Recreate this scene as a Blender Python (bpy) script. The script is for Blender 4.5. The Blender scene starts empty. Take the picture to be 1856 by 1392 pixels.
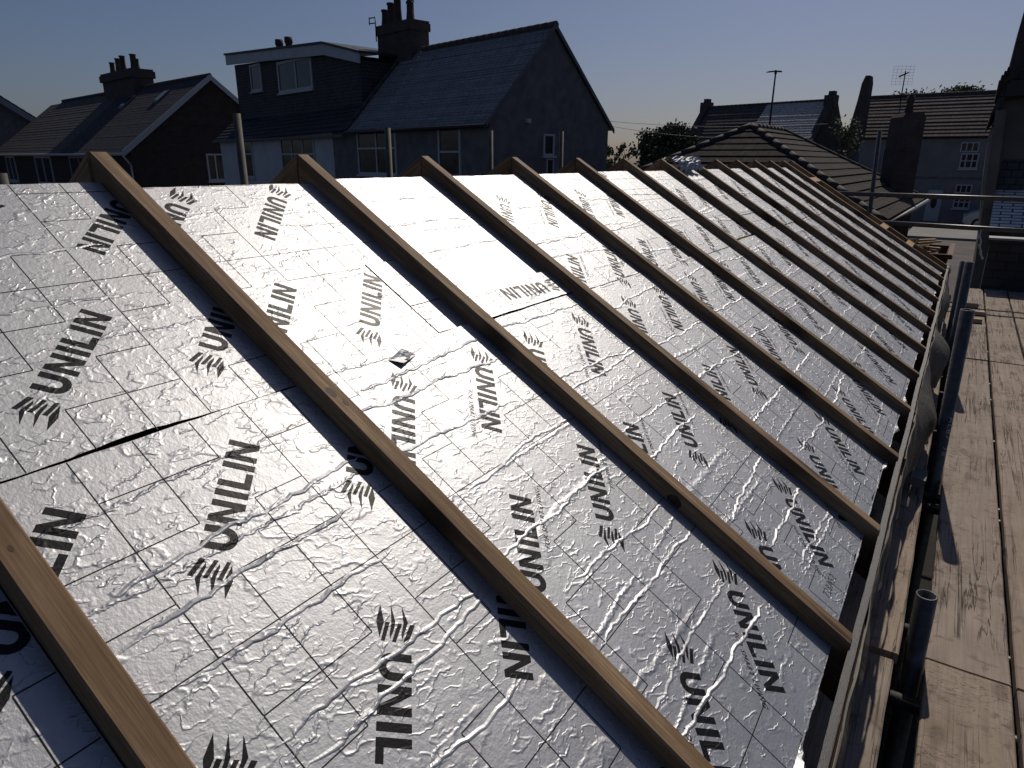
import bpy, bmesh, math, random
from mathutils import Vector, Matrix
random.seed(7)
SC = bpy.context.scene
COL = SC.collection
R = math.radians

# ------------------------------------------------------------------ camera, sky, sun, exposure
ALPHA = 0.55128                      # pitch of the rafters
cam = bpy.data.cameras.new('camera')
cam.sensor_width = 36.0; cam.lens = 23.72
cam.clip_start = 0.02; cam.clip_end = 3000
cam_o = bpy.data.objects.new('camera', cam); COL.objects.link(cam_o)
_r = Vector((0.838354, 0.545106, 0.004769)); _u = Vector((-0.175154, 0.261076, 0.949295)); _f = Vector((-0.516221, 0.79668, -0.314352))
cam_o.matrix_world = Matrix(((_r.x, _u.x, -_f.x, 1.73484), (_r.y, _u.y, -_f.y, -0.26244), (_r.z, _u.z, -_f.z, -0.01504), (0, 0, 0, 1)))
SC.camera = cam_o

SUN_AZ, SUN_EL = R(-7.0), R(44.8)    # azimuth from +Y towards +X
wd = bpy.data.worlds.new('World'); SC.world = wd; wd.use_nodes = True
wn = wd.node_tree; wn.nodes.clear()
sky = wn.nodes.new('ShaderNodeTexSky'); sky.sky_type = 'NISHITA'; sky.sun_disc = False
sky.sun_elevation = SUN_EL; sky.sun_rotation = SUN_AZ
sky.air_density = 1.0; sky.dust_density = 1.3; sky.ozone_density = 3.2; sky.altitude = 20
bg = wn.nodes.new('ShaderNodeBackground'); bg.inputs['Strength'].default_value = 0.053
wo = wn.nodes.new('ShaderNodeOutputWorld')
tint = wn.nodes.new('ShaderNodeMix'); tint.data_type = 'RGBA'; tint.blend_type = 'MULTIPLY'; tint.inputs[0].default_value = 1.0
tint.inputs[7].default_value = (0.90, 0.91, 1.09, 1)
wn.links.new(sky.outputs[0], tint.inputs[6]); wn.links.new(tint.outputs[2], bg.inputs['Color']); wn.links.new(bg.outputs[0], wo.inputs['Surface'])
sl = bpy.data.lights.new('sun', 'SUN'); sl.energy = 4.0; sl.angle = R(0.6); sl.color = (1.0, 0.91, 0.80)
so = bpy.data.objects.new('sun', sl); COL.objects.link(so)
sdir = Vector((math.sin(SUN_AZ) * math.cos(SUN_EL), math.cos(SUN_AZ) * math.cos(SUN_EL), math.sin(SUN_EL)))
so.rotation_euler = (-sdir).to_track_quat('-Z', 'Y').to_euler(); so.location = (0, 0, 30)
SC.view_settings.view_transform = 'Standard'; SC.view_settings.look = 'None'
SC.view_settings.exposure = -0.6; SC.view_settings.gamma = 1.0

# ------------------------------------------------------------------ material helpers
class NT:
    def __init__(s, name):
        s.m = bpy.data.materials.new(name); s.m.use_nodes = True
        s.t = s.m.node_tree; s.t.nodes.clear()
        s.out = s.t.nodes.new('ShaderNodeOutputMaterial')
        s.bs = s.t.nodes.new('ShaderNodeBsdfPrincipled')
        s.t.links.new(s.bs.outputs[0], s.out.inputs['Surface'])
    def n(s, ty, props=None, **ins):
        nd = s.t.nodes.new(ty)
        for k, v in (props or {}).items(): setattr(nd, k, v)
        for k, v in ins.items():
            key = int(k[1:]) if k[0] == 'i' and k[1:].isdigit() else k.replace('_', ' ')
            s.set(nd.inputs[key], v)
        return nd
    def set(s, sock, v):
        if isinstance(v, bpy.types.NodeSocket): s.t.links.new(v, sock)
        elif isinstance(v, bpy.types.Node): s.t.links.new(v.outputs[0], sock)
        else: sock.default_value = v
    def p(s, **k):
        for a, v in k.items(): s.set(s.bs.inputs[a.replace('_', ' ')], v)
        return s
    def math(s, op, a, b=None, c=None, clamp=False):
        nd = s.t.nodes.new('ShaderNodeMath'); nd.operation = op; nd.use_clamp = clamp
        s.set(nd.inputs[0], a)
        if b is not None: s.set(nd.inputs[1], b)
        if c is not None: s.set(nd.inputs[2], c)
        return nd.outputs[0]
    def coords(s, kind='Object', scale=(1, 1, 1), rnd=0.0):
        tc = s.n('ShaderNodeTexCoord').outputs[kind]
        if rnd:
            oi = s.n('ShaderNodeObjectInfo')
            off = s.math('MULTIPLY', oi.outputs['Random'], rnd)
            cx = s.n('ShaderNodeCombineXYZ', X=off, Y=off, Z=off)
            tc = s.n('ShaderNodeVectorMath', {'operation': 'ADD'}, i0=tc, i1=cx.outputs[0]).outputs[0]
        return s.n('ShaderNodeMapping', Vector=tc, Scale=scale).outputs[0]
    def noise(s, vec, scale=5, detail=3, rough=0.55, dist=0.0):
        return s.n('ShaderNodeTexNoise', Vector=vec, Scale=scale, Detail=detail, Roughness=rough, Distortion=dist).outputs[0]
    def ramp(s, fac, stops):
        nd = s.n('ShaderNodeValToRGB', Fac=fac); el = nd.color_ramp.elements
        while len(el) > 1: el.remove(el[-1])
        for i, (q, c) in enumerate(stops):
            e = el[0] if i == 0 else el.new(q)
            e.position = q; e.color = (c[0], c[1], c[2], 1) if isinstance(c, (tuple, list)) else (c, c, c, 1)
        return nd.outputs[0]
    def maprange(s, v, a, b, c, d, smooth=False):
        nd = s.n('ShaderNodeMapRange', {'interpolation_type': 'SMOOTHSTEP' if smooth else 'LINEAR'})
        s.set(nd.inputs[0], v)
        for i, x in enumerate((a, b, c, d)): nd.inputs[i + 1].default_value = x
        return nd.outputs[0]
    def bump(s, h, dist=0.01, strength=1.0):
        b = s.n('ShaderNodeBump', Strength=strength, Distance=dist, Height=h)
        s.set(s.bs.inputs['Normal'], b.outputs[0]); return b
    def mix(s, f, a, b, mode='MIX'):
        nd = s.t.nodes.new('ShaderNodeMix'); nd.data_type = 'RGBA'; nd.blend_type = mode
        s.set(nd.inputs[0], f)
        for i, v in ((6, a), (7, b)):
            if isinstance(v, tuple): v = (v[0], v[1], v[2], 1)
            s.set(nd.inputs[i], v)
        return nd.outputs[2]

def simple(name, col, rough=0.7, metal=0.0, var=0.25, scale=6, bump=0.0, bscale=40, spec=0.5):
    s = NT(name); v = s.coords('Object')
    n = s.noise(v, scale, 4)
    lo = tuple(c * (1 - var) for c in col); hi = tuple(min(1, c * (1 + var)) for c in col)
    s.p(Base_Color=s.ramp(n, [(0.3, lo), (0.7, hi)]), Roughness=rough, Metallic=metal)
    s.bs.inputs['Specular IOR Level'].default_value = spec
    if bump: s.bump(s.noise(v, bscale, 4), bump, 0.8)
    return s.m

def foil_relief(s):
    v0 = s.coords('Object', (1, 1, 1), 40.0)
    jit = s.noise(v0, 55, 2, 0.5)
    jo = s.math('MULTIPLY', s.math('SUBTRACT', jit, 0.5), 0.02)
    jit2 = s.noise(v0, 9, 2, 0.5)
    jo = s.math('ADD', jo, s.math('MULTIPLY', s.math('SUBTRACT', jit2, 0.5), 0.022))
    v1 = s.n('ShaderNodeVectorMath', {'operation': 'ADD'}, i0=v0, i1=s.n('ShaderNodeCombineXYZ', X=jo, Y=jo, Z=0.0).outputs[0]).outputs[0]
    def ridge(vec, scale, wid, detail=1.0):
        n = s.noise(vec, scale, detail, 0.45)
        return s.maprange(s.math('ABSOLUTE', s.math('SUBTRACT', n, 0.5)), 0.0, wid, 1.0, 0.0, True)
    va = s.n('ShaderNodeMapping', Vector=v1, Scale=(1.0, 0.28, 1)).outputs[0]
    a = ridge(va, 22, 0.035)
    mask = s.maprange(s.noise(v0, 26, 1), 0.44, 0.56, 0.0, 1.0, True)
    a = s.math('MULTIPLY', a, mask)
    vb = s.n('ShaderNodeMapping', Vector=v1, Scale=(1.0, 0.5, 1)).outputs[0]
    b = ridge(vb, 50, 0.07)
    maskb = s.maprange(s.noise(v0, 13, 2), 0.38, 0.56, 0.0, 1.0, True)
    b = s.math('MULTIPLY', b, maskb)
    vc = s.n('ShaderNodeMapping', Vector=v1, Scale=(1.0, 0.055, 1)).outputs[0]
    c = ridge(vc, 5.2, 0.020, 0.0)
    maskc = s.maprange(s.noise(v0, 2.5, 1), 0.42, 0.52, 0.15, 1.0, True)
    c = s.math('MULTIPLY', c, maskc)
    peb = s.noise(v0, 120, 2, 0.6)
    und = s.noise(v0, 7, 2, 0.5)
    h = s.math('MULTIPLY', a, 0.42)
    h = s.math('ADD', h, s.math('MULTIPLY', b, 0.24))
    h = s.math('ADD', h, s.math('MULTIPLY', c, 0.7))
    h = s.math('ADD', h, s.math('MULTIPLY', peb, 0.30))
    h = s.math('ADD', h, s.math('MULTIPLY', und, 0.12))
    return h

def mk_foil():
    s = NT('foil_facing'); h = foil_relief(s)
    v = s.coords('Object', (1, 1, 1), 40.0)
    tint = s.noise(v, 3, 3)
    s.p(Base_Color=s.ramp(tint, [(0.35, (0.42, 0.428, 0.442)), (0.65, (0.47, 0.478, 0.49))]), Metallic=0.85,
        Roughness=s.maprange(s.noise(v, 30, 3), 0.3, 0.7, 0.50, 0.56))
    s.bump(h, 0.0019, 1.0)
    return s.m
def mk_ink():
    s = NT('black_print_and_joint_shade'); h = foil_relief(s)
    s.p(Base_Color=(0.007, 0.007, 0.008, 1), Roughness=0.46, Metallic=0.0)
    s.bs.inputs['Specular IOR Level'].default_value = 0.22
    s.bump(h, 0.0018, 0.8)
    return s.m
def mk_greyink():
    s = NT('grey_stamp'); h = foil_relief(s)
    s.p(Base_Color=(0.10, 0.10, 0.12, 1), Roughness=0.5, Metallic=0.3); s.bump(h, 0.0019, 1.0)
    return s.m

def mk_timber(name, c0, c1, dark, grain=1.0, knots=True, rough=0.75):
    s = NT(name)
    v = s.coords('Object', (1, 1, 1), 30.0)
    vl = s.n('ShaderNodeMapping', Vector=v, Scale=(1.6, 30, 30)).outputs[0]
    vf = s.n('ShaderNodeMapping', Vector=v, Scale=(8, 210, 210)).outputs[0]
    big = s.noise(s.n('ShaderNodeMapping', Vector=v, Scale=(2.2, 9, 9)).outputs[0], 1.5, 4, 0.6, 0.6)
    g1 = s.noise(vl, 1.0, 4, 0.6, 1.2); g2 = s.noise(vf, 1.0, 3, 0.6)
    col = s.ramp(big, [(0.38, c0), (0.60, c1)])
    col = s.mix(s.maprange(g1, 0.42, 0.62, 0.0, 0.6 * grain), col, dark)
    col = s.mix(s.maprange(s.noise(s.n('ShaderNodeMapping', Vector=v, Scale=(5, 14, 14)).outputs[0], 1.0, 4, 0.65), 0.5, 0.7, 0.0, 0.45), col, dark)
    col = s.mix(s.maprange(g2, 0.38, 0.7, 0.0, 0.65 * grain), col, dark)
    if knots:
        vk = s.n('ShaderNodeMapping', Vector=v, Scale=(1.7, 13, .01)).outputs[0]
        vo = s.n('ShaderNodeTexVoronoi', {'voronoi_dimensions': '2D'}, Vector=vk, Scale=1.0)
        k = s.maprange(s.math('ADD', vo.outputs['Distance'], s.math('MULTIPLY', s.math('SUBTRACT', g1, 0.5), 0.08)), 0.03, 0.17, 1.0, 0.0, True)
        col = s.mix(s.math('MULTIPLY', k, 0.85), col, tuple(x * 0.35 for x in dark))
    s.p(Base_Color=col, Roughness=rough)
    s.bs.inputs['Specular IOR Level'].default_value = 0.25
    s.bump(s.math('ADD', s.math('MULTIPLY', g2, 0.5), g1), 0.0012, 0.8)
    return s.m

def mk_scafboard(name, seed, c0, c1):
    s = NT(name)
    v = s.coords('Object', (1, 1, 1), 50.0 + seed)
    vl = s.n('ShaderNodeMapping', Vector=v, Scale=(16, 0.9, 16)).outputs[0]
    vf = s.n('ShaderNodeMapping', Vector=v, Scale=(150, 4, 150)).outputs[0]
    cr = s.n('ShaderNodeMapping', Vector=v, Scale=(26, 0.8, 1)).outputs[0]
    blot = s.noise(v, 5, 5, 0.65)
    blot2 = s.noise(v, 16, 4, 0.65, 0.8)
    g1 = s.noise(vl, 1.0, 5, 0.6, 1.6); g2 = s.noise(vf, 1.0, 3, 0.6)
    crk = s.maprange(s.math('ABSOLUTE', s.math('SUBTRACT', s.noise(cr, 1.0, 5, 0.6, 0.8), 0.5)), 0.0, 0.016, 1.0, 0.0)
    crk = s.math('MULTIPLY', crk, s.maprange(s.noise(v, 2.2, 2), 0.38, 0.55, 0.0, 1.0))
    scr = s.maprange(s.math('ABSOLUTE', s.math('SUBTRACT', s.noise(s.n('ShaderNodeMapping', Vector=v, Rotation=(0, 0, 0.7), Scale=(9, 38, 1)).outputs[0], 1.0, 2, 0.5, 1.5), 0.5)), 0.0, 0.010, 1.0, 0.0)
    crk = s.math('MAXIMUM', crk, s.math('MULTIPLY', s.math('MULTIPLY', scr, 0.6), s.maprange(s.noise(v, 1.7, 1), 0.52, 0.62, 0.0, 1.0)))
    col = s.ramp(blot, [(0.3, c0), (0.7, c1)])
    col = s.mix(s.maprange(g1, 0.45, 0.7, 0.0, 0.5), col, tuple(x * 0.55 for x in c0))
    col = s.mix(s.maprange(g2, 0.4, 0.8, 0.0, 0.4), col, tuple(x * 0.5 for x in c0))
    col = s.mix(s.maprange(blot2, 0.55, 0.70, 0.0, 0.7), col, tuple(x * 0.4 for x in c0))
    col = s.mix(s.math('MULTIPLY', crk, 0.8), col, (0.02, 0.014, 0.01))
    vk = s.n('ShaderNodeMapping', Vector=v, Scale=(6, 2.4, 1)).outputs[0]
    vo = s.n('ShaderNodeTexVoronoi', {'voronoi_dimensions': '2D'}, Vector=vk, Scale=1.0)
    k = s.maprange(vo.outputs['Distance'], 0.05, 0.16, 1.0, 0.0, True)
    col = s.mix(s.math('MULTIPLY', k, 0.35), col, (0.06, 0.04, 0.027))
    s.p(Base_Color=col, Roughness=0.85)
    s.bs.inputs['Specular IOR Level'].default_value = 0.2
    h = s.math('ADD', g1, s.math('MULTIPLY', g2, 0.6)); h = s.math('SUBTRACT', h, s.math('MULTIPLY', crk, 1.5))
    s.bump(h, 0.0022, 0.9)
    return s.m

def mk_brick(name, c1, c2, mortar, bw=0.225, bh=0.075, ms=0.01, rough=0.9):
    s = NT(name); uv = s.n('ShaderNodeTexCoord').outputs['UV']
    b = s.n('ShaderNodeTexBrick', Vector=uv, Scale=1.0)
    b.inputs['Color1'].default_value = (*c1, 1); b.inputs['Color2'].default_value = (*c2, 1); b.inputs['Mortar'].default_value = (*mortar, 1)
    b.inputs['Mortar Size'].default_value = ms; b.inputs['Brick Width'].default_value = bw; b.inputs['Row Height'].default_value = bh
    n = s.noise(uv, 2.2, 5, 0.65)
    col = s.mix(s.maprange(n, 0.35, 0.75, 0.0, 0.55), b.outputs[0], tuple(x * 0.45 for x in c1))
    s.p(Base_Color=col, Roughness=rough); s.bs.inputs['Specular IOR Level'].default_value = 0.2
    s.bump(s.math('SUBTRACT', s.math('MULTIPLY', s.noise(uv, 60, 3), 0.3), b.outputs['Fac']), 0.006, 0.7)
    return s.m

def mk_tile(name, c1, c2, bw=0.26, bh=0.25, rough=0.6, moss=None, lich=0.0):
    s = NT(name); uv = s.n('ShaderNodeTexCoord').outputs['UV']
    b = s.n('ShaderNodeTexBrick', Vector=uv, Scale=1.0)
    b.inputs['Color1'].default_value = (*c1, 1); b.inputs['Color2'].default_value = (*c2, 1)
    b.inputs['Mortar'].default_value = (0.01, 0.01, 0.012, 1)
    b.inputs['Mortar Size'].default_value = 0.008; b.inputs['Brick Width'].default_value = bw; b.inputs['Row Height'].default_value = bh
    n = s.noise(uv, 1.3, 5, 0.65)
    col = s.mix(s.maprange(n, 0.4, 0.75, 0.0, 0.6), b.outputs[0], moss or tuple(x * 1.5 for x in c1))
    if lich:
        sp = s.maprange(s.noise(uv, 9, 4, 0.7), 0.40, 0.54, 0.0, lich)
        col = s.mix(sp, col, (0.72, 0.68, 0.63))
    s.p(Base_Color=col, Roughness=s.maprange(s.noise(uv, 7, 3), 0.3, 0.7, rough, rough + 0.2))
    s.bs.inputs['Specular IOR Level'].default_value = 0.12
    s.bump(s.math('SUBTRACT', s.math('MULTIPLY', s.noise(uv, 30, 4), 0.5), b.outputs['Fac']), 0.01, 0.8)
    return s.m

def mk_leaf(name, c):
    s = NT(name); oi = s.n('ShaderNodeNewGeometry')
    s.p(Base_Color=s.ramp(oi.outputs['Random Per Island'], [(0.0, tuple(x * 0.6 for x in c)), (1.0, tuple(x * 1.5 for x in c))]), Roughness=0.6)
    return s.m

M = {}
M['foil'] = mk_foil(); M['ink'] = mk_ink(); M['stamp'] = mk_greyink()
M['foam'] = simple('yellow_foam', (0.52, 0.42, 0.22), 0.95, var=0.2, scale=60, bump=0.002, bscale=300)
M['rafter'] = mk_timber('treated_pine', (0.26, 0.168, 0.09), (0.42, 0.29, 0.165), (0.115, 0.068, 0.036))
M['noggin'] = mk_timber('fresh_pine', (0.5, 0.34, 0.18), (0.6, 0.43, 0.25), (0.34, 0.2, 0.1))
M['sb'] = [mk_scafboard('weathered_board', i * 7.3, a, b) for i, (a, b) in enumerate([((0.29, 0.225, 0.172), (0.40, 0.325, 0.26)), ((0.27, 0.22, 0.178), (0.37, 0.31, 0.255)), ((0.28, 0.225, 0.178), (0.38, 0.315, 0.26))])]
M['tube'] = simple('galvanised_tube', (0.085, 0.082, 0.078), 0.4, 0.35, 0.4, 30, 0.0006, 200)
M['tube_dull'] = simple('dull_brown_tube', (0.085, 0.074, 0.064), 0.75, 0.1, 0.3, 20)
M['felt'] = None
def mk_felt():
    s = NT('mineral_felt'); v = s.coords('Object')
    n = s.noise(v, 420, 2, 0.7); big = s.noise(v, 5, 3)
    s.p(Base_Color=s.mix(s.maprange(big, 0.3, 0.7, 0, 0.5), s.ramp(n, [(0.35, (0.010, 0.010, 0.012)), (0.7, (0.06, 0.06, 0.063))]), (0.018, 0.018, 0.02)),
        Roughness=0.5, Metallic=0.0)
    s.bump(n, 0.0012, 1.0); return s.m
M['felt'] = mk_felt()
def mk_membrane():
    s = NT('grey_breather_membrane'); v = s.coords('Object')
    n = s.noise(v, 9, 4, 0.6, 0.5)
    s.p(Base_Color=s.ramp(n, [(0.3, (0.040, 0.035, 0.029)), (0.7, (0.085, 0.075, 0.062))]), Roughness=0.7)
    s.bump(s.noise(s.n('ShaderNodeMapping', Vector=v, Scale=(1, 1, 0.4)).outputs[0], 30, 4, 0.6, 1.0), 0.006, 1.0); return s.m
M['membrane'] = mk_membrane()
M['cream'] = simple('cream_membrane_edge', (0.5, 0.46, 0.36), 0.8, var=0.2, scale=40)
M['brick_dark'] = mk_brick('dark_brick', (0.085, 0.068, 0.064), (0.11, 0.085, 0.078), (0.10, 0.095, 0.09))
M['brick_red'] = mk_brick('red_brown_brick', (0.062, 0.047, 0.045), (0.08, 0.06, 0.056), (0.07, 0.066, 0.062))
M['pebble'] = simple('grey_pebbledash', (0.15, 0.145, 0.145), 0.95, var=0.25, scale=3, bump=0.012, bscale=60)
M['render_white'] = simple('pale_render', (0.50, 0.51, 0.53), 0.9, var=0.1, scale=2, bump=0.006, bscale=50)
M['render_grey'] = simple('grey_render', (0.21, 0.208, 0.21), 0.9, var=0.15, scale=1.5, bump=0.006, bscale=40)
M['render_brown'] = simple('brown_render', (0.16, 0.145, 0.12), 0.95, var=0.2, scale=2, bump=0.01, bscale=40)
M['slate_mid'] = mk_tile('dark_grey_slate', (0.055, 0.055, 0.06), (0.075, 0.075, 0.08), 0.25, 0.2, 0.9)
M['slate'] = mk_tile('grey_slate', (0.19, 0.185, 0.185), (0.25, 0.245, 0.245), 0.25, 0.2, 0.55)
M['ridge_dark'] = simple('dark_ridge_tile', (0.05, 0.044, 0.04), 0.85, var=0.3, scale=5)
M['slate_brown'] = mk_tile('brown_tile', (0.085, 0.075, 0.07), (0.11, 0.10, 0.09), 0.2, 0.2, 0.7)
M['tile_black'] = mk_tile('black_slate', (0.045, 0.045, 0.05), (0.06, 0.06, 0.066), 0.3, 0.25, 0.6)
M['pantile'] = mk_tile('weathered_concrete_tile', (0.09, 0.08, 0.074), (0.13, 0.116, 0.106), 0.3, 0.32, 0.9, (0.085, 0.075, 0.06))
M['pantile_dark'] = mk_tile('dark_brown_concrete_tile', (0.042, 0.037, 0.035), (0.060, 0.053, 0.050), 0.3, 0.36, 0.9, (0.045, 0.038, 0.03))
M['pantile_lichen'] = mk_tile('lichened_tile', (0.16, 0.15, 0.14), (0.22, 0.21, 0.20), 0.22, 0.2, 0.85, (0.12, 0.11, 0.10), 0.9)
M['tile_hang'] = mk_tile('hung_tile', (0.07, 0.07, 0.075), (0.095, 0.095, 0.10), 0.17, 0.12, 0.7)
M['white_paint'] = simple('white_pvc', (0.45, 0.46, 0.48), 0.5, var=0.05)
M['grey_paint'] = simple('grey_pvc', (0.24, 0.25, 0.27), 0.5, var=0.08)
M['lead'] = simple('lead_flashing', (0.11, 0.115, 0.125), 0.6, 0.3, 0.25, 4)
M['pot'] = simple('clay_pot', (0.06, 0.042, 0.034), 0.85, var=0.3, scale=9)
M['black_metal'] = simple('black_metal', (0.02, 0.02, 0.022), 0.5, 0.2, 0.2)
M['block'] = mk_brick('dark_blockwork', (0.05, 0.05, 0.055), (0.075, 0.072, 0.07), (0.04, 0.04, 0.042), 0.215, 0.1, 0.008)
M['white_brick'] = mk_brick('white_painted_brick', (0.9, 0.9, 0.86), (0.8, 0.78, 0.74), (0.06, 0.055, 0.05), 0.3, 0.085, 0.012, 0.7)
M['rust'] = simple('rusty_brown_paint', (0.10, 0.045, 0.028), 0.8, 0.1, 0.5, 5, 0.004, 30)
M['scrap'] = mk_timber('scrap_timber', (0.42, 0.33, 0.22), (0.55, 0.45, 0.32), (0.3, 0.2, 0.12), knots=False)
M['concrete'] = simple('pale_concrete', (0.19, 0.185, 0.175), 0.9, var=0.15, scale=1.2, bump=0.004, bscale=60)
M['gritdrive'] = simple('worn_concrete_drive', (0.085, 0.075, 0.068), 0.95, var=0.3, scale=1.0, bump=0.01, bscale=30)
M['asphalt'] = simple('asphalt', (0.05, 0.05, 0.052), 0.9, var=0.25, scale=0.8, bump=0.004, bscale=80)
M['earth'] = simple('rough_ground', (0.032, 0.03, 0.026), 1.0, var=0.5, scale=0.3, bump=0.05, bscale=4)
M['bark'] = simple('bark', (0.05, 0.038, 0.028), 0.95, var=0.4, scale=6, bump=0.02, bscale=20)
M['leaf'] = mk_leaf('dark_leaf', (0.035, 0.055, 0.02)); M['leaf2'] = mk_leaf('olive_leaf', (0.07, 0.085, 0.03))
M['car'] = simple('silver_car_paint', (0.45, 0.46, 0.48), 0.3, 0.5, 0.05)
M['rubber'] = simple('black_rubber', (0.02, 0.02, 0.02), 0.8)
M['mark'] = simple('pale_marker', (0.55, 0.52, 0.40), 0.8)
def mk_glass():
    s = NT('dark_window_glass'); v = s.coords('Object')
    s.p(Base_Color=s.ramp(s.noise(v, 1.5, 2), [(0.35, (0.010, 0.012, 0.016)), (0.7, (0.035, 0.038, 0.045))]), Roughness=0.08)
    s.bump(s.noise(v, 1.2, 2), 0.02, 0.4); return s.m
M['glass'] = mk_glass()

# ------------------------------------------------------------------ mesh helpers
ORG = {}
class MB:
    def __init__(s): s.v = []; s.f = []; s.m = []; s.sm = []
    def poly(s, pts, mat=0, smooth=False):
        b = len(s.v); s.v += [Vector(p) for p in pts]; s.f.append(list(range(b, b + len(pts)))); s.m.append(mat); s.sm.append(smooth)
    def box(s, a0, a1, b0, b1, c0, c1, P=None, mat=0):
        P = P or (lambda a, b, c: Vector((a, b, c)))
        b = len(s.v); s.v += [P(a, bb, c) for a in (a0, a1) for bb in (b0, b1) for c in (c0, c1)]
        for q in ((0, 1, 3, 2), (4, 6, 7, 5), (0, 4, 5, 1), (2, 3, 7, 6), (0, 2, 6, 4), (1, 5, 7, 3)):
            s.f.append([b + i for i in q]); s.m.append(mat); s.sm.append(False)
    def prism(s, pts, d, mat=0):
        pts = [Vector(p) for p in pts]; d = Vector(d); n = len(pts); b = len(s.v)
        s.v += pts + [p + d for p in pts]
        s.f.append(list(range(b, b + n))); s.f.append([b + n + i for i in range(n)][::-1]); s.m += [mat, mat]; s.sm += [False, False]
        for i in range(n):
            j = (i + 1) % n
            s.f.append([b + i, b + j, b + n + j, b + n + i]); s.m.append(mat); s.sm.append(False)
    def tube(s, p0, p1, r0, r1=None, n=12, mat=0, caps=True, bend=0):
        p0 = Vector(p0); p1 = Vector(p1); r1 = r0 if r1 is None else r1
        d = (p1 - p0).normalized(); a = d.orthogonal().normalized(); c = d.cross(a)
        b = len(s.v)
        for p, r in ((p0, r0), (p1, r1)):
            s.v += [p + a * math.cos(6.28319 * i / n) * r + c * math.sin(6.28319 * i / n) * r for i in range(n)]
        for i in range(n):
            j = (i + 1) % n
            s.f.append([b + i, b + j, b + n + j, b + n + i]); s.m.append(mat); s.sm.append(True)
        if caps:
            s.f.append([b + i for i in range(n)][::-1]); s.f.append([b + n + i for i in range(n)]); s.m += [mat, mat]; s.sm += [False, False]
    def lathe(s, base, prof, n=14, mat=0):
        base = Vector(base); b = len(s.v)
        for r, z in prof: s.v += [base + Vector((math.cos(6.28319 * i / n) * r, math.sin(6.28319 * i / n) * r, z)) for i in range(n)]
        for k in range(len(prof) - 1):
            for i in range(n):
                j = (i + 1) % n
                s.f.append([b + k * n + i, b + k * n + j, b + (k + 1) * n + j, b + (k + 1) * n + i]); s.m.append(mat); s.sm.append(True)
    def build(s, name, mats, parent=None, recalc=True, origin=None, auto_uv=True):
        if not isinstance(mats, (list, tuple)): mats = [mats]
        o0 = Vector(origin) if origin is not None else (ORG[parent.name] if parent else Vector((0, 0, 0)))
        me = bpy.data.meshes.new(name)
        me.from_pydata([tuple(p - o0) for p in s.v], [], s.f)
        for mt in mats: me.materials.append(mt)
        me.polygons.foreach_set('material_index', s.m); me.polygons.foreach_set('use_smooth', s.sm)
        if recalc:
            bm = bmesh.new(); bm.from_mesh(me); bmesh.ops.recalc_face_normals(bm, faces=bm.faces); bm.to_mesh(me); bm.free()
        if auto_uv:
            uvl = me.uv_layers.new(name='UVMap'); up = Vector((0, 0, 1))
            for pl in me.polygons:
                n = pl.normal
                t = up.cross(n)
                t = t.normalized() if t.length > 0.05 else Vector((1, 0, 0))
                if t.x < 0 or (abs(t.x) < 1e-3 and t.y < 0): t = -t
                bt = t.cross(n).normalized()
                if bt.z < 0: bt = -bt
                for li in pl.loop_indices:
                    p = me.vertices[me.loops[li].vertex_index].co + o0
                    uvl.data[li].uv = (p.dot(t), p.dot(bt))
        o = bpy.data.objects.new(name, me); COL.objects.link(o)
        if parent: o.parent = parent; ORG[o.name] = o0
        else: o.location = o0; ORG[o.name] = o0
        return o
def tag(o, label=None, cat=None, group=None, kind=None):
    for k, v in (('label', label), ('category', cat), ('group', group), ('kind', kind)):
        if v: o[k] = v
    return o
def thing(name, label, cat, loc, group=None):
    o = bpy.data.objects.new(name, None); COL.objects.link(o); o.location = loc; o.empty_display_size = 0.2
    ORG[o.name] = Vector(loc); return tag(o, label, cat, group)
def ORD(i): return ['first', 'second', 'third', 'fourth', 'fifth', 'sixth', 'seventh', 'eighth', 'ninth', 'tenth', 'eleventh', 'twelfth', 'thirteenth', 'fourteenth', 'fifteenth', 'sixteenth'][i]

GZ = -3.7
class Frame:      # s along e1, w along e2, z up
    def __init__(s, K, az, k=1.0):
        s.K = Vector((K[0], K[1], 0)); t = R(az); s.k = k
        s.e1 = Vector((math.sin(t), math.cos(t), 0)); s.e2 = Vector((math.cos(t), -math.sin(t), 0))
    def __call__(s, a, w, z):
        if z <= GZ + .001: return s.K + s.e1 * a * s.k + s.e2 * w * s.k + Vector((0, 0, GZ))
        return s.K + (s.e1 * a + s.e2 * w + Vector((0, 0, z))) * s.k
def courses(mb, A, B, D, C, n, lift=0.03, mat=0, jitter=0.0):
    """stepped tile courses: A,B eave ends, D,C ridge ends above them"""
    A, B, C, D = map(Vector, (A, B, C, D))
    nrm = (B - A).cross(D - A).normalized()
    if nrm.z < 0: nrm = -nrm
    for i in range(n):
        t0, t1 = i / n, (i + 1) / n
        a0 = A.lerp(D, t0); b0 = B.lerp(C, t0); a1 = A.lerp(D, t1); b1 = B.lerp(C, t1)
        L = lift * (1 + random.uniform(-jitter, jitter))
        mb.poly([a0 + nrm * L, b0 + nrm * L, b1 + nrm * 0.004, a1 + nrm * 0.004], mat)
        mb.poly([a0, b0, b0 + nrm * L, a0 + nrm * L], mat)
def ridge_caps(mb, A, B, r=0.12, step=0.4, mat=0):
    A = Vector(A); B = Vector(B); L = (B - A).length; n = max(1, int(L / step)); d = (B - A) / n
    for i in range(n):
        a = A + d * i; b = A + d * (i + 0.97)
        mb.tube(a, b, r, r * 0.93, 10, mat)
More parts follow.
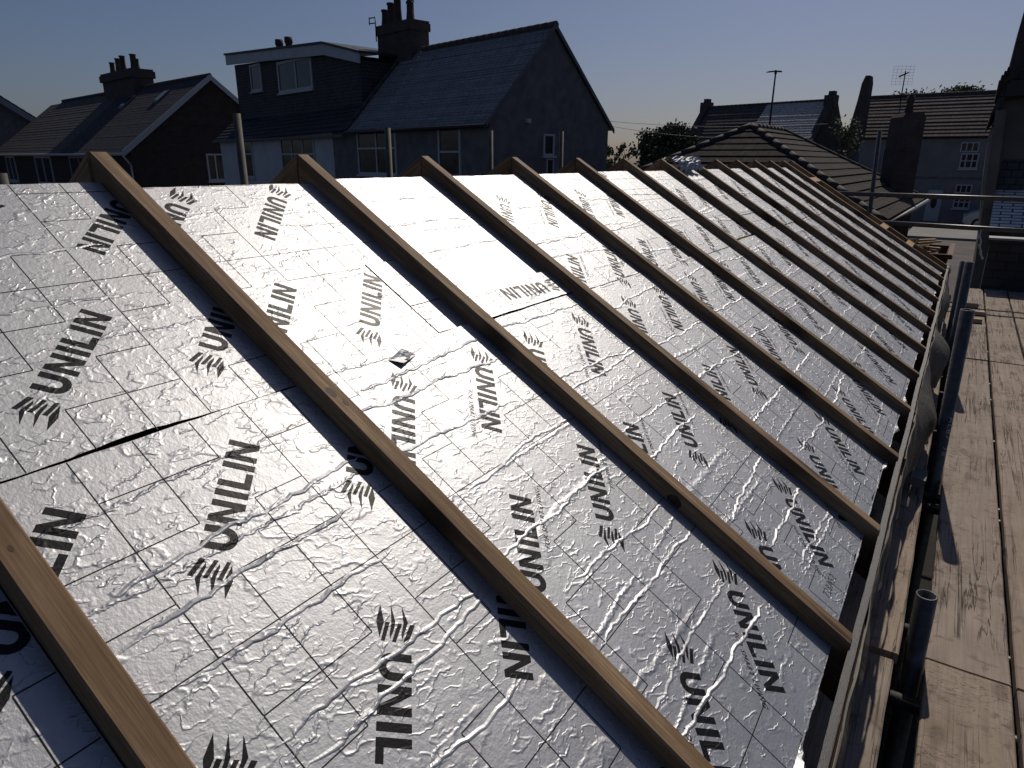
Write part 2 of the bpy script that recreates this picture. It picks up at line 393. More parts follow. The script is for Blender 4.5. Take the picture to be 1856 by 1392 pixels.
def window(P, s0, s1, z0, z1, parent, sgn=-1, frame=0.06, mull=(), trans=(), fm='white_paint', sill=True, w0=0.0, openp=None, glass='glass'):
    """window on plane w = w0 of a frame function P(s,w,z); sgn is the outward direction of w"""
    f = MB(); o1 = w0 + sgn * 0.06; o0 = w0 - sgn * 0.01
    if s0 > s1: s0, s1 = s1, s0
    f.box(s0, s0 + frame, o0, o1, z0, z1, P); f.box(s1 - frame, s1, o0, o1, z0, z1, P)
    f.box(s0 + frame, s1 - frame, o0, o1, z1 - frame, z1, P); f.box(s0 + frame, s1 - frame, o0, o1, z0, z0 + frame, P)
    for m in mull: x = s0 + (s1 - s0) * m; f.box(x - frame * .45, x + frame * .45, o0, o1 - sgn * .004, z0 + frame, z1 - frame, P)
    for m in trans: x = z0 + (z1 - z0) * m; f.box(s0 + frame, s1 - frame, o0, o1 - sgn * .007, x - frame * .4, x + frame * .4, P)
    wdo = f.build('window', M[fm], parent)
    g = MB(); g.box(s0 + frame * .5, s1 - frame * .5, w0 - sgn * 0.005, w0 + sgn * 0.02, z0 + frame * .5, z1 - frame * .5, P)
    g.build('pane', M[glass], wdo)
    if sill:
        q = MB(); q.box(s0 - 0.06, s1 + 0.06, w0 + sgn * .001, w0 + sgn * 0.13, z0 - 0.09, z0 - 0.003, P); q.build('sill', M[fm], wdo)
    return wdo

# ------------------------------------------------------------------ ground and roads
GZ = -3.7
g = MB(); n = 24
g.poly([(-900, -300, GZ), (900, -300, GZ), (900, 1600, GZ), (-900, 1600, GZ)])
tag(g.build('ground', M['earth'], recalc=False), kind='structure')
g = MB(); g.poly([(-60, 46.8, GZ + .004), (60, 46.8, GZ + .004), (60, 51, GZ + .004), (-60, 51, GZ + .004)])
tag(g.build('road', M['asphalt'], recalc=False), kind='structure')
g = MB(); g.box(-0.6, 12, 40.5, 46.6, GZ - .1, GZ + .12)
tag(g.build('pavement', M['concrete']), kind='structure')
g = MB(); g.poly([(0.75, 12, GZ + .008), (3.4, 12, GZ + .008), (3.4, 40.5, GZ + .008), (0.75, 40.5, GZ + .008)])
tag(g.build('driveway', M['gritdrive'], recalc=False), kind='structure')

# ------------------------------------------------------------------ the far houses
def chimney(parent, P, s0, s1, w0, w1, zb, zt, pots, mat='brick_dark', corb=0.1, pot_r=0.14):
    c = MB(); c.box(s0, s1, w0, w1, zb, zt - 0.42, P); c.box(s0 - corb, s1 + corb, w0 - corb, w1 + corb, zt - 0.419, zt - 0.1, P)
    c.box(s0 - corb * .4, s1 + corb * .4, w0 - corb * .4, w1 + corb * .4, zt - 0.099, zt, P)
    ch = c.build('chimney', M[mat], parent)
    for (s, w, h, r) in pots:
        q = MB(); base = P(s, w, zt)
        q.lathe(base, [(r * 1.15, 0), (r * 1.1, .05), (r * .9, h * .5), (r * .85, h - .08), (r * 1.05, h - .06), (r * 1.02, h), (r * .7, h), (r * .65, h - .2)], 12)
        q.build('chimney_pot', M['pot'], ch)
    return ch

# --- big slate-roofed house with the large stack (right half of the semi)
K4 = (-9.683, 16.171); F4 = Frame(K4, -76, .8)
h = thing('house', 'grey slate-roofed house with a huge five-pot chimney and plain gable wall', 'house', F4(5, 3, GZ))
SL, W4, ZE, ZR, WR = 11.0, 6.4, 1.41, 4.60, 3.1
m = MB()
m.prism([F4(0, 0, GZ), F4(0, W4, GZ), F4(0, W4, ZE - .1), F4(0, WR, ZR - .12), F4(0, 0, ZE - .1)], F4.e1 * SL * .8)
m.build('wall', M['pebble'], h)
m = MB()
courses(m, F4(-.08, -.22, ZE - .22), F4(9.35, -.22, ZE - .22), F4(-.08, WR, ZR), F4(9.35, WR, ZR), 30, .010, 0, .5)
courses(m, F4(-.08, W4 + .25, ZE - .25), F4(9.35, W4 + .25, ZE - .25), F4(-.08, WR, ZR), F4(9.35, WR, ZR), 24, .022)
rf = m.build('roof', M['slate'], h, recalc=False)
m = MB(); ridge_caps(m, F4(-.1, WR, ZR + .02), F4(8.0, WR, ZR + .02), .11, .33); m.build('ridge_tiles', M['slate_brown'], rf)
m = MB()
for a, b in ((F4(-.06, -.25, ZE - .33), F4(-.06, WR, ZR - .09)), (F4(-.06, W4 + .28, ZE - .36), F4(-.06, WR, ZR - .09))):
    m.prism([a, b, b + Vector((0, 0, .13)), a + Vector((0, 0, .13))], -F4.e1 * .04)
m.build('verge', M['lead'], rf)
m = MB(); m.tube(F4(-.1, -.32, ZE - .3), F4(9.3, -.32, ZE - .3), .055); m.build('gutter', M['black_metal'], h)
chimney(h, F4, 8.35, 11.0, 2.7, 3.7, 3.0, 5.85, [(10.75, 3.0, .55, .13), (10.25, 3.0, .72, .14), (9.7, 3.0, .95, .15), (9.25, 3.4, .75, .13), (8.75, 3.0, .6, .13)], 'brick_dark', .06)
window(F4, 8.8, 5.78, -.62, 1.16, h, mull=(.5,), trans=(.6,), frame=.09)
window(F4, 2.95, 1.6, -.62, 1.18, h, mull=(), trans=(.5,), frame=.09)
FS = lambda s, w, z: F4(w, s, z)      # gable plane: runs along e2
window(FS, 2.62, 3.2, .17, .93, h, frame=.07, trans=())
window(FS, 2.8, 3.2, -.75, .06, h, frame=.05, sill=False)
m = MB(); m.box(1.68, 1.88, -.13, -.003, 1.28, 1.42, FS); m.build('security_light', M['white_paint'], h)
m = MB(); b0 = F4(10.95, 2.6, 5.95)
m.tube(b0 + Vector((0, 0, -.6)), b0 + Vector((0, 0, .25)), .02)
for dz in (.02, .2): m.tube(b0 + F4.e1 * .02 + Vector((0, 0, dz)), b0 + F4.e1 * .42 + Vector((0, 0, dz + .03)), .02)
m.tube(b0 + F4.e1 * .42 + Vector((0, 0, .0)), b0 + F4.e1 * .40 + Vector((0, 0, .26)), .02); m.build('aerial', M['black_metal'], h)
# --- left half: dormer house, white rendered below
h = thing('house', 'house with a flat-roofed box dormer and white rendered lower wall', 'house', F4(18, 3, GZ))
m = MB()
m.prism([F4(11.003, 0, GZ), F4(24.6, 0, GZ), F4(24.6, 0, 1.0), F4(11.003, 0, 1.2)], F4.e2 * W4 * .8); m.build('wall', M['render_white'], h)
m = MB()   # steep black roof skirt and its valley against the slate house
courses(m, F4(9.36, -.25, 1.2), F4(25.0, -.25, .95), F4(9.36, 2.4, 3.75), F4(25.0, 2.4, 3.2), 12, .03)
courses(m, F4(9.36, W4 + .25, 1.15), F4(25.0, W4 + .25, .95), F4(9.36, 3.1, 4.4), F4(24.0, 3.1, 3.6), 12, .03)
rf = m.build('roof', M['tile_black'], h, recalc=False)
m = MB(); ridge_caps(m, F4(9.33, -.24, 1.27), F4(9.33, 3.0, 4.6), .07, .45); m.build('ridge_tiles', M['slate_brown'], rf)
m = MB()
m.prism([F4(9.9, 1.0, 2.2), F4(23.6, 1.0, 2.2), F4(23.6, 1.0, 5.15), F4(12.5, 1.0, 4.75), F4(9.9, 1.0, 4.2)], F4.e2 * 3.0)
dm = m.build('dormer', M['tile_hang'], h)
m = MB()
m.prism([F4(24.1, .72, 5.18), F4(12.6, .72, 4.62), F4(9.5, .72, 4.0), F4(9.5, .72, 4.4), F4(12.6, .72, 5.08), F4(24.1, .72, 5.68)], F4.e2 * .06)
m.build('fascia', M['render_white'], dm)
m = MB()
m.prism([F4(24.16, .66, 5.69), F4(12.6, .66, 5.09), F4(9.45, .66, 4.41), F4(9.45, .66, 4.5), F4(12.6, .66, 5.19), F4(24.16, .66, 5.79)], F4.e2 * 3.4)
m.build('flat_roof', M['black_metal'], dm)
window(F4, 21.5, 20.1, 3.6, 4.95, dm, w0=1.0, frame=.1)
window(F4, 18.05, 14.3, 3.3, 4.8, dm, w0=1.0, frame=.13, mull=(.46,))
for s in (22.2, 21.0):
    q = MB(); q.lathe(F4(s, 3.2, 5.6), [(.2, 0), (.18, .1), (.15, .5), (.19, .56), (.18, .78), (.12, .78), (.11, .6)], 12); q.build('chimney_pot', M['pot'], dm)
window(F4, 16.4, 12.8, -.7, 1.0, h, mull=(.33, .66), trans=(.55,), frame=.09, fm='white_paint')
window(F4, 21.3, 20.0, -1.0, 1.02, h, trans=(.62,), frame=.09)
m = MB(); m.box(9.4, 24.8, -.38, -.24, .92, 1.04, F4); m.build('gutter', M['lead'], h)

# --- semi with skylights
K2 = (-34.06, 19.441); F2 = Frame(K2, -80, 1.2)
h = thing('house', 'low brick house with two skylights, white bargeboard and five-pot stack', 'house', F2(8, 3, GZ))
W2 = 7.35; WR2 = 3.67; ZE2 = .46; ZR2 = 3.48
m = MB(); m.prism([F2(0, 0, GZ), F2(0, W2, GZ), F2(0, W2, ZE2 - .08), F2(0, WR2, ZR2 - .1), F2(0, 0, ZE2 - .08)], F2.e1 * 28.8); m.build('wall', M['brick_red'], h)
m = MB()
courses(m, F2(-.25, -.3, ZE2 - .22), F2(9.0, -.3, ZE2 - .22), F2(-.25, WR2, ZR2), F2(9.9, WR2, ZR2), 24, .007, 0, .4)
courses(m, F2(9.0, -.3, ZE2 - .24), F2(24.2, -.3, ZE2 - .24), F2(9.9, WR2, ZR2 - .02), F2(21.3, WR2, ZR2 - .02), 20, .014, 1, .4)
courses(m, F2(-.25, W2 + .3, ZE2 - .22), F2(24.2, W2 + .3, ZE2 - .22), F2(-.25, WR2, ZR2), F2(21.3, WR2, ZR2), 16, .03, 1)
rf = m.build('roof', [M['slate_mid'], M['slate_brown']], h, recalc=False)
m = MB(); ridge_caps(m, F2(-.3, WR2, ZR2 + .02), F2(21.3, WR2, ZR2 + .02), .11, .4); m.build('ridge_tiles', M['slate_brown'], rf)
for (sa, sb, wa, wb) in ((7.5, 6.75, 2.3, 2.98), (3.15, 2.55, 2.36, 3.0)):
    zz = lambda w: ZE2 - .0 + (ZR2 - ZE2) * w / WR2
    q = MB(); nn = Vector((0, 0, .1))
    a, b, c, d = F2(sa, wa, zz(wa) + .02), F2(sb, wa, zz(wa) + .02), F2(sb, wb, zz(wb) + .02), F2(sa, wb, zz(wb) + .02)
    q.prism([a, b, c, d], nn); sk = q.build('skylight', M['lead'], rf)
    cen = (a + b + c + d) / 4
    q = MB(); q.prism([cen + (x - cen) * .78 + nn * 1.03 for x in (a, b, c, d)], (0, 0, .012)); q.build('pane', M['grey_paint'] if sa < 5 else M['glass'], sk)
chimney(h, F2, 7.4, 11.9, 3.2, 4.2, 2.5, 4.35, [(11.5, 3.7, .75, .17), (10.6, 3.7, .9, .17), (9.3, 3.5, .9, .18), (8.9, 3.9, 1.0, .2), (8.0, 3.7, .62, .17)], 'brick_dark', .1)
m = MB()
m.prism([F2(-.28, -.42, ZE2 - .42), F2(-.28, WR2, ZR2 - .18), F2(-.28, WR2, ZR2 + .06), F2(-.28, -.42, ZE2 - .15)], -F2.e1 * .05)
m.prism([F2(-.28, W2 + .42, ZE2 - .42), F2(-.28, WR2 + .002, ZR2 - .18), F2(-.28, WR2 + .002, ZR2 + .06), F2(-.28, W2 + .42, ZE2 - .15)], -F2.e1 * .05)
m.build('bargeboard', M['white_paint'], h)
m = MB(); m.tube(F2(-.3, -.4, ZE2 - .3), F2(24.2, -.4, ZE2 - .3), .075); m.build('gutter', M['white_paint'], h)
m = MB(); m.tube(F2(-.1, -.38, ZE2 - .32), F2(-.05, -.08, ZE2 - .75), .045); m.tube(F2(-.05, -.08, ZE2 - .75), F2(-.05, -.08, GZ), .045); m.build('downpipe', M['white_paint'], h)
for s0, s1 in ((14.9, 11.8), (21.6, 19.4), (8.5, 5.5)): window(F2, s0, s1, -1.38, .1, h, mull=(.5,), frame=.1, fm='grey_paint' if s1 < 6 else 'white_paint')
FS2 = lambda s, w, z: F2(w, s, z)
window(FS2, 3.15, 3.95, -.95, .22, h, mull=(.5,), frame=.07)
# --- far-left gable
F1 = Frame((-65.51, 29.08), -80, 1.8)
h = thing('house', 'far-left house showing only a grey gable with pale bargeboards', 'house', F1(3, -2, GZ))
m = MB(); m.prism([F1(0, .3, GZ), F1(0, -8.5, GZ), F1(0, -8.5, .4), F1(0, -2.9, 3.6), F1(0, .3, 1.5)], F1.e1 * 14.4); m.build('wall', M['pebble'], h)
m = MB(); courses(m, F1(-.3, .6, 1.35), F1(8, .6, 1.35), F1(-.3, -2.9, 3.85), F1(8, -2.9, 3.85), 14, .03); courses(m, F1(-.3, -9, .1), F1(8, -9, .1), F1(-.3, -2.9, 3.85), F1(8, -2.9, 3.85), 18, .03)
m.build('roof', M['tile_black'], h, recalc=False)
m = MB()
m.prism([F1(-.3, .62, 1.28), F1(-.3, -2.9, 3.78), F1(-.3, -2.9, 3.46), F1(-.3, .62, .98)], -F1.e1 * .05)
m.prism([F1(-.3, -9.02, .03), F1(-.3, -2.901, 3.78), F1(-.3, -2.901, 3.46), F1(-.3, -9.02, -.28)], -F1.e1 * .05)
m.build('bargeboard', M['grey_paint'], h)

# --- hip-roofed bungalow just beyond the new roof
h = thing('house', 'hip-roofed bungalow with brown concrete tiles behind the far end rafters', 'house', (-3.6, 22, GZ))
A = Vector((-3.6, 20.1, .93)); B = Vector((-3.6, 23.8, .95)); ze = -1.2
c00 = Vector((-7.6, 16.1, ze)); c10 = Vector((.38, 16.1, ze)); c11 = Vector((.55, 27.8, ze)); c01 = Vector((-7.6, 27.8, ze))
m = MB(); m.box(-7.1, -.05, 16.6, 27.3, GZ, ze + .02); m.build('wall', M['brick_red'], h)
m = MB()
courses(m, c00, c10, A, A + Vector((.01, 0, 0)), 13, .035, 0, .3); courses(m, c10, c11, A, B, 13, .035, 0, .3)
courses(m, c11, c01, B, B, 11, .05); courses(m, c01, c00, B, A, 11, .05)
rf = m.build('roof', M['pantile_dark'], h, recalc=False)
m = MB(); up = Vector((0, 0, .05))
for a, b in ((c00, A), (c10, A), (c11, B), (c01, B), (A, B)): ridge_caps(m, a + up * .3, b + up * .3, .085, .42)
m.build('ridge_tiles', M['ridge_dark'], rf)
m = MB(); m.tube(c10 + Vector((.08, -.1, -.06)), c11 + Vector((.08, 0, -.06)), .06); m.tube(c00 + Vector((0, -.1, -.06)), c10 + Vector((.08, -.1, -.06)), .06); m.build('gutter', M['lead'], h)

# --- distant terrace with lichened roof half
F5 = Frame((-7.25, 59.45), -78)
h = thing('house', 'distant terrace whose tiled roof is half pale with lichen, seen behind the lamp post', 'house', F5(7, 3, GZ))
m = MB(); m.prism([F5(2.0, 0, GZ), F5(2.0, 7, GZ), F5(2.0, 7, 1.5), F5(2.0, 3.5, 4.55), F5(2.0, 0, 1.5)], F5.e1 * 11.4); m.build('wall', M['brick_dark'], h)
m = MB(); zt = 4.7
courses(m, F5(7.7, -.3, 1.2), F5(13.2, -.3, 1.2), F5(7.7, 3.5, zt), F5(13.2, 3.5, zt), 13, .05, 0, .3)
courses(m, F5(2.3, -.3, 1.2), F5(7.69, -.3, 1.2), F5(2.3, 3.5, zt + .05), F5(7.69, 3.5, zt + .05), 18, .03, 1, .3)
courses(m, F5(2.3, 7.3, 1.2), F5(13.2, 7.3, 1.2), F5(2.3, 3.5, zt), F5(13.2, 3.5, zt), 12, .05)
rf = m.build('roof', [M['pantile'], M['pantile_lichen']], h, recalc=False)
m = MB(); ridge_caps(m, F5(2.6, 3.5, zt + .06), F5(13.1, 3.5, zt + .0), .13, .42); m.build('ridge_tiles', M['slate_brown'], rf)
for s in (13.2, 2.0):
    m = MB(); m.prism([F5(s, -.35, 1.0), F5(s, 3.1, zt + .1), F5(s, 3.1, zt + .45), F5(s, 3.9, zt + .45), F5(s, 3.9, zt + .1), F5(s, 7.3, 1.0), F5(s, 7.3, .5), F5(s, -.35, .5)], F5.e1 * .5)
    m.box(s - .05, s + .75, 3.0, 4.0, zt - .5, zt + .42, F5)
    m.box(s + .05, s + .5, 3.15, 3.7, zt + .42, zt + .72, F5)
    m.build('gable_parapet', M['brick_dark'], h)

# --- right-hand cottage row
F7 = Frame((-5.037, 52.545), 95)      # e2 points towards the camera
F7w = F7
h = thing('house', 'grey rendered cottage with long tiled roof and small-paned windows on the right', 'house', F7(5, -3, GZ))
m = MB(); m.prism([F7(-.3, 0, GZ), F7(-.3, -8, GZ), F7(-.3, -8, 1.4), F7(-.3, -4, 4.1), F7(-.3, 0, 1.4)], F7.e1 * 13.5); m.build('wall', M['render_grey'], h)
m = MB(); courses(m, F7(-.7, .3, 1.5), F7(13.5, .3, 1.5), F7(-.64, -4, 4.28), F7(13.5, -4, 4.28), 12, .06, 0, .3)
courses(m, F7(-.7, -8.3, 1.5), F7(13.5, -8.3, 1.5), F7(-.64, -4, 4.28), F7(13.5, -4, 4.28), 12, .06)
rf = m.build('roof', M['pantile'], h, recalc=False)
m = MB(); ridge_caps(m, F7(-.6, -4, 4.32), F7(13.4, -4, 4.32), .12, .45); m.build('ridge_tiles', M['slate_brown'], rf)
m = MB()      # left parapet gable rising to a thin stack, battered outwards below
m.prism([F7(.25, 0, GZ), F7(-1.15, 0, GZ), F7(-1.0, 0, -.6), F7(-.72, 0, 1.6), F7(-.38, 0, 3.9), F7(-.28, 0, 4.9), F7(-.12, 0, 5.35), F7(.14, 0, 5.35), F7(.22, 0, 4.9), F7(.22, 0, 3.0)], -F7.e2 * .9)
m.build('end_stack', M['brick_dark'], h)
m = MB(); m.box(2.9, 7.9, .002, .05, -.98, -.86, F7); m.box(2.9, 3.05, .002, .04, -.86, 1.35, F7); m.build('band', M['pebble'], h)
window(F7, 5.95, 6.92, .62, 1.2, h, sgn=1, frame=.07, mull=(.33, .66), sill=False)
window(F7, 6.05, 7.02, -.36, .56, h, sgn=1, frame=.08, mull=(.33, .66), trans=(.5,))
window(F7, 6.12, 7.0, -1.82, -1.3, h, sgn=1, frame=.07, mull=(.33, .66), sill=False)
window(F7, 6.15, 7.05, -2.75, -1.95, h, sgn=1, frame=.08, mull=(.33, .66), trans=(.5,))
window(F7, 1.65, 2.5, -.32, .95, h, sgn=1, frame=.07, mull=(.5,), trans=(.55,), fm='grey_paint')
m = MB(); m.box(4.68, 5.5, .003, .07, -3.6, -1.68, F7); d = m.build('door', M['white_paint'], h)
m = MB(); m.lathe(F7(5.09, .08, -2.6), [(.001, 0), (.001, 0)], 3); m = MB()
m.prism([F7(5.09 + .17 * math.cos(t), .072, -2.45 + .36 * math.sin(t)) for t in [i * .5236 for i in range(12)]], F7.e2 * .02); m.build('pane', M['glass'], d)
m = MB(); m.box(7.6, 7.78, .02, .14, -.12, 0, F7); m.build('security_light', M['white_paint'], h)
# aerial on its ridge
m = MB(); b0 = F7(1.55, -3.5, 4.0)
m.tube(b0, b0 + Vector((0, 0, 1.85)), .035)
m2 = MB()
for i in range(7):
    z = .95 + .19 * i; m2.tube(b0 + F7.e1 * -.75 + Vector((0, 0, z + .1)), b0 + F7.e1 * .5 + Vector((0, 0, z)), .006)
for i in range(6):
    x = -.75 + .25 * i; m2.tube(b0 + F7.e1 * x + Vector((0, 0, 1.0)), b0 + F7.e1 * x + Vector((0, 0, 2.2)), .006)
m.tube(b0 + F7.e1 * -.35 + Vector((0, 0, 1.5)), b0 + F7.e1 * .2 + Vector((0, .0, 1.75)), .05)
a_ = thing('tv_aerial', 'grid television aerial on a mast above the grey cottage roof', 'aerial', b0)
m.build('mast', M['black_metal'], a_); m2.build('reflector_grid', M['lead'], a_)

# --- dark free-standing stack in front of the cottage
h = thing('chimney_stack', 'tall dark brick stack with one pot in front of the grey cottage', 'chimney', (.0, 24.9, GZ))
FK = Frame((-.3, 24.6), 60)
m = MB(); m.prism([FK(-.02, 0, -1.0), FK(.70, 0, -1.0), FK(.68, 0, 1.3), FK(.60, 0, 1.42), FK(.08, 0, 1.42), FK(0, 0, 1.3)], -FK.e2 * .8)
m.prism([FK(-.10, .03, GZ), FK(.78, .03, GZ), FK(.74, .03, -1.001), FK(-.06, .03, -1.001)], -FK.e2 * .86); st = m.build('stack', M['brick_dark'], h)
m = MB(); m.lathe(FK(.33, -.4, 1.42), [(.13, 0), (.12, .1), (.085, .3), (.11, .33), (.10, .5), (.06, .5)], 12); m.build('chimney_pot', M['pot'], h)

# --- neighbouring building cut by the right edge
h = thing('house', 'brown rendered building at the right edge with a small white brick panel tilted to catch the sun', 'house', (4, 16, GZ))
Y8 = 14.2
m = MB(); m.prism([(1.92, Y8, .62), (1.97, Y8, -.3), (2.12, Y8, -1.7), (2.2, Y8, GZ), (8, Y8, GZ), (8, Y8, 1.05), (1.97, Y8, 1.05)], (0, 6, 0)); m.build('wall', M['render_brown'], h)
m = MB(); m.prism([(2.13, Y8 - .95, -.975), (2.13, Y8 - .003, -.44), (2.13, Y8 - .003, -.50), (2.13, Y8 - .95, -1.035)], (.9, 0, 0)); m.build('tilted_brick_panel', M['white_brick'], h)  # white brickwork; its slope is made up so that it catches the sun
m = MB(); m.box(2.14, 2.9, Y8 - .02, Y8 - .002, -.455, .04); m.build('shutter', M['tile_hang'], h)
m = MB()
m.prism([(1.83, Y8 - .25, .76), (1.83, Y8 - .25, .66), (1.93, Y8 - .25, .82), (1.98, Y8 - .25, .98), (3.4, Y8 - .25, 1.04), (3.4, Y8 - .25, 1.9), (2.6, Y8 - .25, 1.75), (1.94, Y8 - .25, 1.16)], (0, 6.2, 0))
m.build('roof', M['tile_black'], h)
m = MB(); m.prism([(1.93, Y8 - .31, 1.215), (2.6, Y8 - .31, 1.80), (2.6, Y8 - .31, 1.84), (1.92, Y8 - .31, 1.25)], (0, .06, 0)); m.build('verge', M['pot'], h)
m = MB()
prof = [(1.85, .98), (1.85, 1.3), (1.87, 1.3), (1.87, 1.38), (1.90, 1.38), (1.90, 1.44), (1.935, 1.44), (1.935, 1.5), (1.98, 1.5), (1.98, 1.55), (2.04, 1.55), (2.04, 1.6), (2.2, 1.6), (2.2, .98)]
m.prism([(x, Y8 + .3, z) for x, z in prof], (0, .5, 0)); m.build('corbelled_brickwork', M['brick_red'], h)
m = MB(); m.prism([(2.02, Y8 + .1, 1.2), (1.955, Y8 + .1, 1.58), (1.97, Y8 + .1, 2.0), (1.995, Y8 + .1, 2.4), (2.5, Y8 + .1, 2.4), (2.5, Y8 + .1, 1.2)], (0, .8, 0)); m.build('chimney', M['brick_dark'], h)
m = MB(); m.prism([(1.885, 13.9, .80), (2.03, 13.9, .80), (2.20, 13.9, -1.58), (2.05, 13.9, -1.58)], (0, .29, 0)); m.prism([(2.05, 13.9, -1.581), (2.20, 13.9, -1.581), (2.24, 13.9, GZ), (2.09, 13.9, GZ)], (0, .29, 0)); m.build('corner_pilaster', M['render_brown'], h)
# dark block wall at the end of the scaffold
m = MB(); m.box(2.06, 6, 9.44, 9.66, GZ, -.86); o = m.build('block_wall', M['block']); tag(o, 'low dark blockwork wall closing the far end of the scaffold boards', 'wall')
m = MB(); m.box(2.04, 6, 9.42, 9.68, -.859, -.835); cp = m.build('coping', M['grey_paint'], o)
m = MB(); m.box(2.4, 2.9, 11.9, 12.1, GZ, -.9); o = m.build('brick_pier', M['brick_dark']); tag(o, 'short dark pier behind the block wall below the white brick panel', 'pier')

# ------------------------------------------------------------------ trees, wires, lamp post, skip, car
def tree(label, cen, rad, n, leaf, seed, mat, trunk_top=None, group=None, clumps=26, name='tree'):
    rng = random.Random(seed); cen = Vector(cen); rad = Vector(rad)
    t = thing(name, label, 'tree', (cen.x, cen.y, GZ), group)
    m = MB(); base = Vector((cen.x, cen.y, GZ)); top = cen + Vector((0, 0, rad.z * .2))
    r0 = .05 * rad.z + .06
    m.tube(base, base.lerp(top, .55), r0, r0 * .7, 8); m.tube(base.lerp(top, .55), top, r0 * .7, r0 * .3, 8)
    cl = []
    for i in range(clumps):
        while True:
            p = Vector((rng.uniform(-1, 1), rng.uniform(-1, 1), rng.uniform(-1, 1)))
            if .25 < p.length < 1: break
        p = p.normalized() * (p.length ** .5)
        q = cen + Vector((p.x * rad.x, p.y * rad.y, p.z * rad.z)); cl.append((q, rng.uniform(.16, .34)))
        m.tube(base.lerp(top, rng.uniform(.45, .95)), q, r0 * .22, r0 * .06, 5)
    m.build('trunk', M['bark'], t)
    m = MB()
    for i in range(n):
        q, s = cl[rng.randrange(len(cl))]
        d = Vector((rng.gauss(0, 1), rng.gauss(0, 1), rng.gauss(0, .8))) * s * .62
        p = q + Vector((d.x * rad.x, d.y * rad.y, d.z * rad.z))
        a = Vector((rng.gauss(0, 1), rng.gauss(0, 1), rng.gauss(0, 1))).normalized(); b = a.orthogonal().normalized() * leaf * rng.uniform(.4, .7); a = a * leaf * rng.uniform(.7, 1.3)
        m.poly([p - a, p + b, p + a, p - b])
    m.build('crown', M[mat], t, recalc=False, auto_uv=False)
    return t
tree('dense round dark tree between the slate house and the hip-roofed bungalow', (-20.0, 57.1, .75), (2.3, 2.3, 1.9), 15000, .15, 3, 'leaf', clumps=70)
tree('thin twiggy tree against the corner of the slate house gable', (-14.9, 34.3, .35), (.75, .75, .95), 700, .09, 4, 'leaf2', clumps=12)
tree('small sparse sapling right of the twiggy tree by the slate house', (-13.9, 34.9, .1), (.6, .6, .75), 420, .09, 5, 'leaf2', clumps=9)
tree('open-branched tree left of the grey cottage end stack', (-4.6, 43.4, 1.0), (.85, .85, 1.5), 900, .09, 6, 'leaf2', clumps=18)
tree('low dark shrubby tree below the terrace parapet', (-5.4, 44.5, .15), (1.3, 1.0, .75), 2600, .09, 8, 'leaf', clumps=24)
tree('wide hedge-like tree top showing above the grey cottage ridge', (-.6, 61, 3.3), (3.3, 1.2, 1.75), 6500, .13, 9, 'leaf2', clumps=44)
tree('tiny leafy tuft above the cottage ridge left of the aerial mast', (-3.5, 60.5, 3.6), (.75, .7, 1.2), 500, .11, 10, 'leaf2', clumps=8)

def wire(label, pts, r=.012):
    m = MB()
    for a, b in zip(pts[:-1], pts[1:]):
        a = Vector(a); b = Vector(b); k = 8; prev = a
        for i in range(1, k + 1):
            t = i / k; p = a.lerp(b, t) - Vector((0, 0, 4 * .25 * t * (1 - t))); m.tube(prev, p, r, n=5, caps=False); prev = p
    tag(m.build('overhead_cable', M['black_metal']), label, 'cable', 'overhead cables')
wire('upper thin overhead cable leaving the slate house gable', [(-17.9, 40.6, 2.35), (-6.3, 48.1, 2.25)])
wire('middle overhead cable sagging from the slate house gable', [(-17.9, 40.6, 2.1), (-9.0, 46.3, 1.35)])
wire('short overhead cable running right from the terrace to the cottage stack', [(-6.6, 48, 1.95), (-4.7, 49.2, 1.9)])

t = thing('street_lamp', 'tall street lamp rising in front of the half-lichened terrace roof', 'street lamp', (-10.15, 49.6, GZ))
m = MB(); m.tube((-10.15, 49.6, GZ), (-10.15, 49.6, 1.0), .085, .07); m.tube((-10.15, 49.6, 1.0), (-10.15, 49.6, 5.45), .07, .05); m.build('post', M['black_metal'], t)
m = MB(); m.tube((-10.15, 49.6, 5.45), (-10.15, 49.6, 5.68), .09, .06)
m.prism([(-10.7, 49.2, 5.5), (-10.2, 49.55, 5.56), (-10.2, 49.55, 5.64), (-10.6, 49.25, 5.58)], (.12, -.16, 0))
m.prism([(-9.85, 49.8, 5.54), (-10.1, 49.65, 5.56), (-10.1, 49.65, 5.64), (-9.88, 49.78, 5.62)], (.1, -.14, 0)); m.build('lamp_head', M['black_metal'], t)

t = thing('skip', 'rusty brown waste skip heaped with scrap timber beyond the eaves corner', 'skip', (.6, 22.5, GZ))
m = MB()
m.prism([(-1.6, 21.0, -2.35), (1.62, 21.0, -2.4), (1.42, 21.3, GZ + .1), (-1.3, 21.3, GZ + .1)], (0, .06, 0))
m.prism([(1.62, 21.0, -2.4), (1.62, 24.4, -2.4), (1.42, 24.1, GZ + .1), (1.42, 21.3, GZ + .1)], (-.05, 0, 0))
m.prism([(-1.6, 24.4, -2.35), (1.56, 24.4, -2.4), (1.37, 24.1, GZ + .1), (-1.3, 24.1, GZ + .1)], (0, -.06, 0))
m.box(-1.3, 1.36, 21.36, 24.04, GZ + .1, GZ + .16); m.box(-1.65, 1.68, 20.93, 21.02, -2.40, -2.30); m.box(1.60, 1.70, 21.03, 24.4, -2.43, -2.33)
m.build('body', M['rust'], t)
rng = random.Random(12)
t = thing('scrap_timber_pile', 'heap of broken pale timber offcuts lying in the skip', 'timber', (.9, 22.7, -2.4))
m = MB(); m.box(-1.2, 1.32, 21.4, 24.0, GZ + .17, -2.5); m.build('rubble', M['rust'], t)
